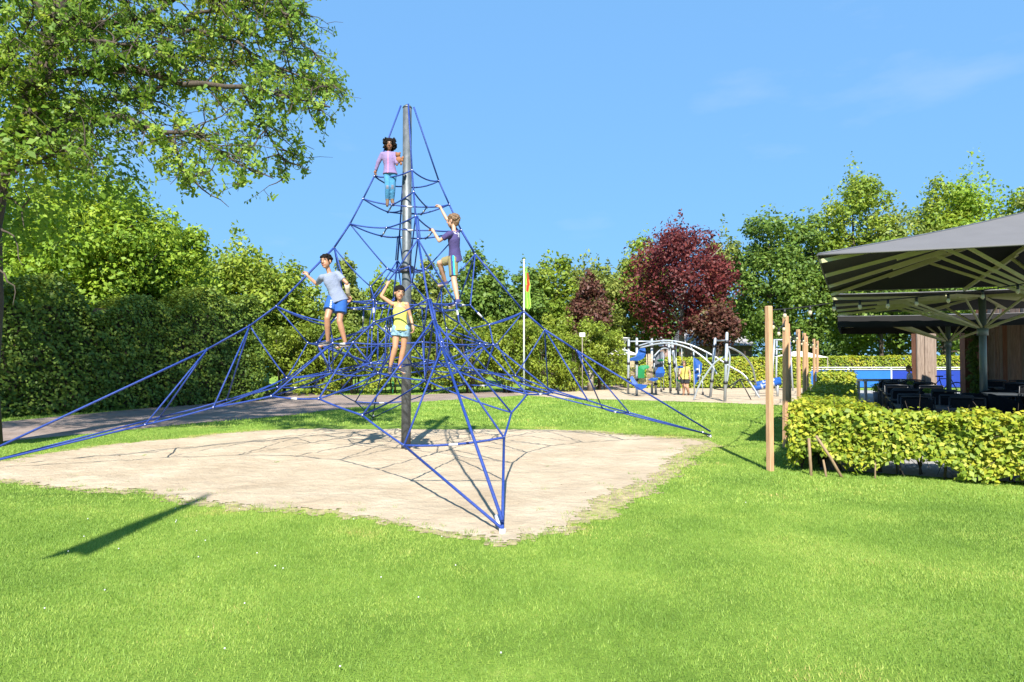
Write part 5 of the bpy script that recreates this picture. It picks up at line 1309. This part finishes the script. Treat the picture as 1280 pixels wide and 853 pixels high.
def person(name, label, J, k, sk, hair, look, clothes, voxel=.0062, hk=1.0, bare=True, grips=(.9, .9), cat='child', fing=(V(0, 0, 1), V(0, 0, 1)), slim=1.0):
    """J: joint positions; k: size (1 = 1.4 m tall child)"""
    root = thing(name, label, cat, (J['pelvis'].x, J['pelvis'].y, min(J['toeL'].z, J['toeR'].z)))
    rt = (J['shR'] - J['shL']).normalized(); up = (J['neck'] - J['pelvis']).normalized(); fw = up.cross(rt).normalized()
    hm = basis(look[0], look[1]); hp, q = head_parts(J['head'], hm, hk)
    P = list(hp); s = k * slim
    P += [('c', J['neck'] - up * .03 * k, .036 * s, J['head'] + hm @ Vector((0, -.012, -.05)) * hk, .036 * s)]
    ws = [(.105, .080), (.108, .082), (.092, .070), (.112, .080), (.105, .070), (.05, .045)]
    P += [('o', torso_rings(J['pelvis'], J['chest'], J['neck'], rt, fw, ws, 0, s))]
    P += [('c', J['shL'], .037 * s, J['shR'], .037 * s), ('c', J['hipL'], .072 * s, J['hipR'], .072 * s)]
    for a in 'LR':
        P += [('c', J['sh' + a], .038 * s, J['el' + a], .028 * s), ('c', J['el' + a], .028 * s, J['el' + a].lerp(J['wr' + a], .4), .027 * s), ('c', J['el' + a].lerp(J['wr' + a], .4), .027 * s, J['wr' + a], .019 * s)]
        P += hand_parts(J['wr' + a], J['ha' + a], k, fing[0 if a == 'L' else 1], grips[0 if a == 'L' else 1], 1 if a == 'R' else -1)
        kn, hp_, an = J['kn' + a], J['hip' + a], J['an' + a]
        P += [('c', hp_, .073 * s, kn, .045 * s), ('c', kn, .046 * s, kn.lerp(an, .32), .047 * s), ('c', kn.lerp(an, .32), .047 * s, an, .028 * s), ('c', an, .030 * s, J['toe' + a].lerp(an, .2) - V(0, 0, .012), .028 * s)]
    put('body', hull_caps(P, voxel, [sk, M['eyew'], M['eye'], M['lip'], M['brow']], face_assign(q, hk), 3), root)
    clothes(root, J, k * slim, rt, up, fw, ws, hm, q)
    return root, q, hm
def torso_cloth(root, J, k, rt, up, fw, ws, mat, infl=.012, low=-.06, sleeve=.5, nm='shirt', armr=(.052, .048), assign=None, mats=None, high=-.02):
    rg = torso_rings(J['pelvis'], J['chest'], J['neck'], rt, fw, ws, infl, k)
    c0, a0, b0, m0 = rg[1]; rg = [(J['pelvis'] + up * low * k, a0 * 1.20, b0 * 1.24, m0)] + rg[1:5] + [(J['neck'] + up * high * k, .058 * k, .052 * k, m0)]
    P = [('o', rg), ('c', J['shL'] - up * .004, .040 * k + infl * .6, J['shR'] - up * .004, .040 * k + infl * .6)] if sleeve is not None else [('o', rg)]
    if sleeve:
        for a in 'LR':
            e = J['sh' + a].lerp(J['el' + a], min(1, sleeve * 2) if sleeve > .5 else sleeve * 1.3)
            P += [('c', J['sh' + a], armr[0] * k, J['sh' + a].lerp(e, .5), armr[0] * k), ('f', J['sh' + a], armr[0] * k, e, armr[1] * k)]
            if sleeve > .5:
                P += [('c', e, armr[1] * k, J['el' + a], armr[1] * k * .95), ('f', J['el' + a], armr[1] * k * .95, J['wr' + a], .030 * k), ('c', J['el' + a], armr[1] * k * .95, J['el' + a].lerp(J['wr' + a], .5), .037 * k)]
    put(nm, hull_caps(P, .0075, mats or [mat], assign, 3, nm), root)
def shorts_cloth(root, J, k, up, rt, fw, ws, mat, frac=.5, rad=(.088, .088), nm='shorts', infl=.016, assign=None, mats=None, full=False):
    m2 = Matrix((rt, up.cross(rt).normalized() * -1, up)).transposed(); pe = J['pelvis']
    P = [('o', [(pe + up * .045 * k, .108 * k, .082 * k, m2), (pe - up * .02 * k, .122 * k, .096 * k, m2), (pe - up * .07 * k, .118 * k, .094 * k, m2)])]
    for a in 'LR':
        h, kn, an = J['hip' + a], J['kn' + a], J['an' + a]
        if not full: P += [('f', h + (h - kn).normalized() * .02, rad[0] * k, h.lerp(kn, frac), rad[1] * k), ('c', h, rad[0] * k, h, rad[0] * k)]
        else: P += [('c', h, .082 * k, kn, .055 * k), ('c', kn, .055 * k, kn.lerp(an, .35), .056 * k), ('f', kn.lerp(an, .35), .056 * k, an, .042 * k)]
    put(nm, hull_caps(P, .0075, mats or [mat], assign, 3, nm), root)
def shoe(root, an, toe, k, up_m, sole_m, boot=False):
    an, toe = Vector(an), Vector(toe); d = (toe - an); d = d.normalized() if d.length > .02 else V(0, -1, 0)
    # foot direction runs from under the ankle to the toe
    heel = an - d * .035 * k - V(0, 0, .045 * k) + V(0, 0, d.z * .02); tip = toe
    f = (tip - heel).normalized(); s = f.cross(V(0, 0, 1)).normalized(); n = s.cross(f).normalized(); L = (tip - heel).length
    P = [('c', heel + n * .03 * k, .032 * k, heel.lerp(tip, .55) + n * .024 * k, .034 * k), ('c', heel.lerp(tip, .5) + n * .022 * k, .034 * k, tip - f * .02 * k + n * .014 * k, .026 * k), ('c', heel + f * .03 * k + n * .035 * k, .034 * k, an + (an - heel) * (.5 if boot else .1), (.040 if boot else .034) * k)]
    hc = np.array(heel); nn = np.array(n)
    o = put('shoe', hull_caps(P, .006, [up_m, sole_m], lambda cc: (((cc - hc) @ nn) < .010 * k).astype(int), 2, 'shoe'), root)
def hair_cap(root, q, hm, hk, mat, extra=(), r=(.084, .098, .082), c=(0, -.018, .044), tuft=60, seed=1, tl=.012):
    rd = random.Random(seed); P = [('e', q(*c), tuple(x * hk for x in r), hm)]
    for e in extra: P.append(('c', q(*e[0]), e[1] * hk, q(*e[2]), e[3] * hk))
    for i in range(tuft):
        d = Vector((rd.gauss(0, 1), rd.gauss(-.3, 1), rd.gauss(.5, .8))).normalized()
        p = Vector(c) + Vector((d.x * r[0], d.y * r[1], d.z * r[2])) * .95
        if p.y > .055 and p.z < .045: continue
        P.append(('c', q(*p), .016 * hk, q(*(p + Vector((d.x, d.y, d.z - .6)) * tl)), .010 * hk))
    put('hair', hull_caps(P, .006, [mat], None, 1, 'hair'), root)

# --- boy in the grey shirt, left
D = 10.78
def jt(x, y, o=0): return at(x, y, D + o)
J = dict(head=jt(407.5, 327.5, -.02), neck=jt(411.5, 340.5), chest=jt(414.5, 352), pelvis=jt(422.5, 371.5), shR=jt(402.5, 347, -.06), shL=jt(421.5, 342.5, .08), elR=jt(396, 355.5, .22), wrR=jt(384.5, 345, .42), haR=jt(381.5, 338, .46),
         elL=jt(433.5, 354, .02), wrL=jt(434.6, 369, .12), haL=jt(437, 377, .20), hipR=jt(415.5, 374.5), hipL=jt(427, 375.5), knR=jt(409, 397.5, -.16), anR=jt(410, 427.5, -.02), toeR=jt(398, 433, -.10), knL=jt(424.5, 402, -.08), anL=jt(432, 429.5, -.02), toeL=jt(419.5, 434.5, -.12))
def cl1(root, J, k, rt, up, fw, ws, hm, q):
    torso_cloth(root, J, k, rt, up, fw, ws, M['c_grey'], .016, -.085, .5)
    for a, z in ((-.012, -.03), (.0, -.05)): pass
    hp = (J['hipR'] + J['knR']) / 2; side = np.array(J['hipR'] + (J['knR'] - J['hipR']) * .30 + V(-.02, -.08, 0)); dd = np.array((J['knR'] - J['hipR']).normalized())
    def asg(cc):
        r = cc - side; t = r @ dd; w_ = np.abs(r[:, 0] - .045); return (((np.abs(t) < .075) & (w_ < .014) & (cc[:, 1] < side[1] + .05) & (np.sin(t * 170) > -.5))).astype(int)
    shorts_cloth(root, J, k, up, rt, fw, ws, M['c_blue'], .60, (.090, .098), assign=asg, mats=[M['c_blue'], M['c_white']])
    for a in 'RL': shoe(root, J['an' + a], J['toe' + a], k * 1.02, M['shoe_d'], M['shoe_w'])
    hair_cap(root, q, hm, 1.02, M['hair_dark'], tuft=70, seed=2)
    w0 = J['elL'].lerp(J['wrL'], .12); w1 = J['wrL'].lerp(J['haL'], .25); mb = MB(); mb.tube([w0, w0.lerp(w1, .3), w0.lerp(w1, .6), w1], [.040, .039, .035, .031], 14); put('wrist_brace', mb.mesh('wrist_brace', M['cast']), root)
person('person', 'boy in grey shirt and blue shorts on the left of the net, one forearm bandaged', J, 1.08, M['skin1'], None, (V(-.30, -1, .02), V(-.14, 0, 1)), cl1, hk=1.05, slim=.93)

# --- girl in the lemon top, middle
D = 10.42
J = dict(head=jt(499.5, 366.5, -.02), neck=jt(499.5, 379), chest=jt(500, 389.5), pelvis=jt(501, 410), shR=jt(490.5, 380.2, .02), shL=jt(508.5, 380.5), elR=jt(476.5, 370.5, .20), wrR=jt(483.8, 357, .36), haR=jt(485.5, 351, .40),
         elL=jt(513, 395.5, .02), wrL=jt(516, 408, -.05), haL=jt(517.5, 415, -.04), hipR=jt(495.8, 411.5), hipL=jt(506.2, 411.5), knR=jt(494, 434.5, -.05), anR=jt(488, 457.5, .0), toeR=jt(487, 466.5, -.14), knL=jt(504.5, 434.5, .02), anL=jt(499, 460, .06), toeL=jt(507, 466.5, -.06))
def cl2(root, J, k, rt, up, fw, ws, hm, q):
    rg = torso_rings(J['pelvis'], J['chest'], J['neck'], rt, fw, ws, .012, k); c0, a0, b0, m0 = rg[1]
    P = [('o', [(J['pelvis'] - up * .045 * k, a0 * 1.22, b0 * 1.26, m0)] + rg[1:4] + [(rg[4][0] - up * .004, .088 * k, .074 * k, m0)])]
    for s in (-1, 1): P.append(('c', rg[3][0] + rt * s * .062 * k + up * .02, .034, J['neck'] + rt * s * .060 * k - up * .012 * k, .030))
    put('tank_top', hull_caps(P, .0075, [M['c_lemon']], None, 2, 'tank_top'), root)
    shorts_cloth(root, J, k, up, rt, fw, ws, M['c_flower'], .40, (.088, .090))
    for a in 'RL': shoe(root, J['an' + a], J['toe' + a], k, M['shoe_d'], M['shoe_w'])
    hair_cap(root, q, hm, .98, M['hair_dark'], extra=[((0, -.10, .03), .034, (.01, -.14, -.06), .026), ((.01, -.14, -.06), .026, (.015, -.13, -.14), .012)], tuft=26, seed=4, tl=.004)
person('person', 'girl in a lemon yellow sleeveless top holding a rope overhead before the mast', J, 1.0, M['skin2'], None, (V(.42, -1, -.06), V(.12, 0, 1)), cl2, hk=.98, slim=.92)

# --- small girl high up
D = 11.72
J = dict(head=jt(487, 180.5, -.02), neck=jt(486, 191), chest=jt(486, 199), pelvis=jt(487.6, 215.5), shR=jt(478, 193), shL=jt(493.5, 193), elR=jt(473, 203, .02), wrR=jt(469.6, 213, .04), haR=jt(468.8, 219, .05),
         elL=jt(496, 204, -.06), wrL=jt(498.5, 199.5, .0), haL=jt(497.8, 195, .12), hipR=jt(484.2, 217), hipL=jt(491.2, 217), knR=jt(484.6, 234.5, -.05), anR=jt(484.3, 250.5, .03), toeR=jt(484, 258, -.11), knL=jt(491, 234.5, -.02), anL=jt(490.2, 250.5, .05), toeL=jt(492, 257, -.08))
def cl3(root, J, k, rt, up, fw, ws, hm, q):
    ctr = np.array(J['chest']); r_ = np.array(rt); f_ = np.array(fw)
    def asg(cc):
        d = (cc - ctr) @ r_; g = (cc - ctr) @ f_; return ((np.abs(d - .004) < .007) & (g > .03)).astype(int)
    sgn = 1 if fw.y < 0 else -1
    def asg2(cc): d = (cc - ctr) @ r_; return ((np.abs(d) < .0075) & (cc[:, 1] < ctr[1] - .03)).astype(int)
    torso_cloth(root, J, k, rt, up, fw, ws, M['c_lilac'], .020, -.045, 1.0, 'jacket', (.050, .046), assign=asg2, mats=[M['c_lilac'], M['pink']], high=.02)
    kn = [np.array(J['knR']), np.array(J['knL'])]
    def rip(cc):
        m = np.zeros(len(cc), int)
        for kk in kn:
            r = cc - kk; m[(np.abs(r[:, 2]) < .035) & (np.abs(r[:, 0]) < .022) & (r[:, 1] < -.02) & (np.sin(cc[:, 2] * 420) > -.2)] = 1
        return m
    shorts_cloth(root, J, k, up, rt, fw, ws, M['c_jeans'], full=True, nm='jeans', assign=rip, mats=[M['c_jeans'], M['skin3']])
    for a in 'RL': shoe(root, J['an' + a], J['toe' + a], k * 1.05, M['shoe_b'], M['shoe_b'], True)
    rd = random.Random(3); P = [('e', q(0, -.03, .03), (.088, .098, .085), hm)]
    for i in range(190):
        a = rd.uniform(-math.pi, 0) + rd.uniform(-.55, .55); z = rd.uniform(-.11, .11); rr = .102 * math.sqrt(max(.1, 1 - (z / .15) ** 2)); x, y = math.cos(a) * rr, math.sin(a) * rr - .012
        if y > .035 and z < .05: continue
        p = Vector((x, y, z)); t = p + Vector((x * .25 + rd.gauss(0, .010), y * .25 + rd.gauss(0, .010), rd.gauss(0, .012)))
        P.append(('c', q(*p), .017, q(*t), .009))
    for i in range(14): P.append(('c', q(-.055 + .11 * i / 13, .058, .075 + .01 * rd.random()), .014, q(-.055 + .11 * i / 13, .070, .052), .008))
    put('hair', hull_caps(P, .006, [M['hair_dark']], None, 0, 'hair'), root)
person('person', 'small curly haired girl in lilac jacket and light blue jeans near the mast top', J, .84, M['skin3'], None, (V(.10, -1, -.18), V(.03, 0, 1)), cl3, hk=.90, slim=1.0)
p = at(498.5, 200, 11.66)
mb = MB(); mb.ball(p, (.055, .04, .06), 12, 8); mb.ball(p + V(-.015, 0, .085), (.045, .04, .042), 12, 8)
for dx, dz in ((-.045, .12), (.02, .12)): mb.ball(p + V(dx, 0, dz), (.016, .012, .016), 8, 6)
for dx, dz in ((.06, -.01), (-.03, -.08), (.04, -.07), (.07, .03)): mb.ball(p + V(dx, -.01, dz), (.022, .02, .03), 8, 6)
tag(mb.build('plush_toy', M['plush']), 'small brown soft toy held by the girl near the mast top', 'soft toy')

# --- boy in the purple shirt, right, seen from behind
D = 11.62
J = dict(head=jt(566, 276.5, .08), neck=jt(567.5, 288.5, .04), chest=jt(567.5, 299), pelvis=jt(568.5, 321.5), shL=jt(561.5, 293, -.13), shR=jt(571, 291, .15), elL=jt(549, 301.5, -.12), wrL=jt(542, 290, .0), haL=jt(539, 285, .06),
         elR=jt(557.5, 272.5, .22), wrR=jt(551.5, 261.5, .26), haR=jt(548.5, 256.5, .28), hipL=jt(566, 325, -.07), hipR=jt(570, 323, .09), knR=jt(549.5, 329, .16), anR=jt(556.8, 353, .36), toeR=jt(547.5, 357.5, .42), knL=jt(567.5, 351, -.14), anL=jt(572.3, 376.5, -.22), toeL=jt(560.5, 384.5, -.26))
def cl4(root, J, k, rt, up, fw, ws, hm, q):
    c = np.array(J['chest'].lerp(J['neck'], .45)); bk = -np.array(fw); r_ = np.array(rt); u_ = np.array(up)
    def asg(cc):
        r = cc - c; x = r @ r_; z = r @ u_; b = r @ bk; n = np.sin(x * 95) * np.sin(z * 80) + .35 * np.sin(x * 160 + z * 120)
        return ((b > .01) & (np.abs(x + .01) < .055) & (np.abs(z) < .05) & (n > .12)).astype(int)
    torso_cloth(root, J, k, rt, up, fw, ws, M['c_purple'], .018, -.08, .55 * .9, assign=asg, mats=[M['c_purple'], M['c_white']])
    h, kn = np.array(J['hipL']), np.array(J['knL']); d = (kn - h) / np.linalg.norm(kn - h)
    def stripe(cc):
        r = cc - h; t = r @ d; lx = cc[:, 0] - (h + np.outer(t, d))[:, 0]; m = np.zeros(len(cc), int); f = (cc[:, 1] < (h + np.outer(t, d))[:, 1] - .02)
        m[f & (lx > -.030) & (lx < .004)] = 1; m[f & (lx >= .004) & (lx < .032)] = 2; return m
    shorts_cloth(root, J, k, up, rt, fw, ws, M['c_olive'], .80, (.084, .074), assign=stripe, mats=[M['c_olive'], M['c_navy'], M['c_turq']])
    for a in 'RL': shoe(root, J['an' + a], J['toe' + a], k * 1.05, M['c_navy'], M['shoe_w'])
    hair_cap(root, q, hm, 1.05, M['hair_blond'], extra=[((0, -.06, -.02), .055, (0, -.05, -.05), .045)], tuft=90, seed=9)
person('person', 'boy in purple shirt and striped olive shorts climbing towards the mast, seen from behind', J, 1.12, M['skin4'], None, (V(-1, .25, .0), V(0, 0, 1)), cl4, hk=1.05, slim=.92)

# --- adult by the climbing frame and a visitor on the terrace
D = 29.0
J = dict(head=jt(855, 455, -.0), neck=jt(855.5, 459), chest=jt(855.5, 463), pelvis=jt(855.8, 472.5), shR=jt(850.8, 460.2), shL=jt(860.6, 460.2), elR=jt(849.5, 466.5, -.05), wrR=jt(848.8, 471.5, -.12), haR=jt(848.8, 474, -.14),
         elL=jt(862.3, 466.5), wrL=jt(862.5, 472.5, -.05), haL=jt(862.4, 475, -.06), hipR=jt(853.4, 474), hipL=jt(858.3, 474), knR=jt(854.8, 484, -.05), anR=jt(854.6, 492.5, .05), toeR=jt(853.6, 494.5, -.1), knL=jt(859, 484, -.04), anL=jt(860.8, 491.5, .1), toeL=jt(860.3, 494.2, -.05))
def cl5(root, J, k, rt, up, fw, ws, hm, q):
    torso_cloth(root, J, k, rt, up, fw, ws, M['vest'], .02, -.04, 0, 'vest'); shorts_cloth(root, J, k, up, rt, fw, ws, M['c_black'], .55, (.092, .09))
    for a in 'RL': shoe(root, J['an' + a], J['toe' + a], k, M['shoe_b'], M['shoe_b'])
    hair_cap(root, q, hm, 1.1, M['hair_blond'], tuft=20)
person('person', 'person in mustard vest and black shorts standing inside the silver climbing frame', J, 1.12, M['skin4'], None, (V(-.2, -1, -.1), V(0, 0, 1)), cl5, voxel=.009, hk=1.1, cat='person', slim=1.25)
D = 25.2
J = dict(head=jt(1135.5, 461.5), neck=jt(1137, 466.5), chest=jt(1137.5, 471), pelvis=jt(1138, 481), shR=jt(1135.5, 468, .15), shL=jt(1138.5, 468, -.15), elR=jt(1134, 475, .15), wrR=jt(1130, 478, .1), haR=jt(1127.5, 478, .1),
         elL=jt(1137, 475, -.18), wrL=jt(1132, 478, -.15), haL=jt(1129.5, 478, -.15), hipR=jt(1138, 482.5, .09), hipL=jt(1138, 482.5, -.09), knR=jt(1137, 492, .09), anR=jt(1138, 500.5, .1), toeR=jt(1134.5, 502.2, .1), knL=jt(1138, 492, -.09), anL=jt(1139.5, 500.5, -.1), toeL=jt(1136, 502.2, -.1))
def cl6(root, J, k, rt, up, fw, ws, hm, q):
    torso_cloth(root, J, k, rt, up, fw, ws, M['c_white'], .016, -.05, .5); shorts_cloth(root, J, k, up, rt, fw, ws, M['c_navy'], full=True, nm='trousers')
    for a in 'RL': shoe(root, J['an' + a], J['toe' + a], k, M['shoe_d'], M['shoe_w'])
    hair_cap(root, q, hm, 1.0, M['hair_blond'], extra=[((0, -.08, .0), .05, (0, -.10, -.08), .03)], tuft=20)
person('person', 'person in a white shirt standing at the long pale table on the terrace', J, .92, M['skin4'], None, (V(-1, -.1, -.15), V(0, 0, 1)), cl6, voxel=.009, hk=1.0, cat='person')

# ------------------------------------------------------------------ small things on sand and lawn
def litter():
    rs = np.random.default_rng(12); n = 2600; x = rs.uniform(-9, 4.2, n); y = rs.uniform(6.2, 14, n); ins, d = in_poly(x, y, pit)
    k = ins & ((d > .1)) & (rs.random(n) < np.where(x < -3.5, 1.0, .30)); x, y = x[k], y[k]; m = len(x)
    c = np.stack([x, y, np.full(m, .012)], 1); nr = np.tile([0, 0, 1.], (m, 1)) + rs.normal(size=(m, 3)) * .35
    tag(put('fallen_leaves', np_mesh('fallen_leaves', leaf_quads(c, nr, .012 + .035 * rs.random(m) ** 3, rs, .5), 4, M['dryleaf'])), 'crumbs of dry leaf and bark scattered on the sand', 'leaf litter', kind='stuff')
    # clover flowers in the grass
    n = 70; x = rs.uniform(-4.2, 3.5, n); y = rs.uniform(3.4, 7.5, n); k = (np.abs(x) < y * .75) & ((x < -.6) | (rs.random(n) < .22)); x, y = x[k], y[k]; ins, d = in_poly(x, y, pit); x, y = x[~ins], y[~ins]
    for i, (a, b) in enumerate(zip(x, y)): pass
    mb = MB()
    for a, b in zip(x, y):
        z = .026 + .008 * rs.random(); mb.mi = 0; mb.ball((a, b, z), (.0055, .0055, .005), 7, 5); mb.mi = 1; mb.tube([(a, b, 0), (a, b, z)], .0012, 4, False)
    tag(mb.build('clover_flowers', [M['white'], M['grass']]), 'tiny white clover flowers dotted through the lawn', 'clover', kind='stuff')
    # tufts straggling into the sand
    P, Rn = [], []
    for t in range(230):
        i = rs.integers(len(pit)); p = np.array(pit[i]); q = p[:2] + rs.normal(size=2) * (.16 if t < 190 else .45)
        for b in range(rs.integers(10, 34)):
            a = rs.random() * 6.28; h = .02 + .04 * rs.random(); o = q + rs.normal(size=2) * .035; w_ = .003; la = rs.random() * 6.28
            P += [(o[0] - math.cos(a) * w_, o[1] - math.sin(a) * w_, 0), (o[0] + math.cos(a) * w_, o[1] + math.sin(a) * w_, 0), (o[0] + math.cos(la) * h * .6, o[1] + math.sin(la) * h * .6, h)]; Rn.append(rs.random() * .6 + (.4 if rs.random() < .4 else 0))
    tag(put('grass_tufts', np_mesh('grass_tufts', np.array(P), 3, M['grass'], np.array(Rn))), 'straggling grass tufts along the ragged edge of the sand', 'grass', kind='stuff')
M['dryleaf'] = plain('dry_leaf', (.14, .09, .05), .9, var=.5, scale=3)
litter()

# invented cloth on a pole, out of view, added to throw a lawn shadow
def shadow_caster():
    root = thing('shadow_caster', 'unseen swallow tailed cloth on a pole arm, added to throw a shadow on the left lawn', 'shadow_caster', (-6.6, 2.0, 0))
    put('pole', MB().tube([(-6.6, 2, 0), (-6.6, 2, 5.62)], [.05, .03], 10).mesh('pole', M['white']), root)
    put('arm', MB().tube([(-6.6, 2, 5.55), (-3.6, 2, 5.5)], .010, 6).mesh('arm', M['white']), root)
    prof = [(5.48, -3.65, -3.59), (5.0, -3.69, -3.56), (4.4, -3.74, -3.54), (3.8, -3.77, -3.52), (3.45, -3.79, -3.50)]; mb = MB(); vs, fs = [], []
    for off in (0, .012):
        b = len(vs)
        for z, x0, x1 in prof: vs += [(x0, 2.0 + off + .03 * math.sin(z * 3), z), ((x0 + x1) / 2, 2.02 + off, z), (x1, 2.0 + off - .03 * math.sin(z * 3), z)]
        vs += [(-3.81, 2.0 + off, 3.14), (-3.65, 2.0 + off, 3.34), (-3.49, 2.0 + off, 3.24)]
        n = len(prof) + 1
        for i in range(n - 1):
            for j in range(2): fs.append((b + i * 3 + j, b + i * 3 + j + 1, b + i * 3 + j + 4, b + i * 3 + j + 3))
    put('cloth', mb.add(vs, fs, True).mesh('cloth', M['flag']), root)
shadow_caster()
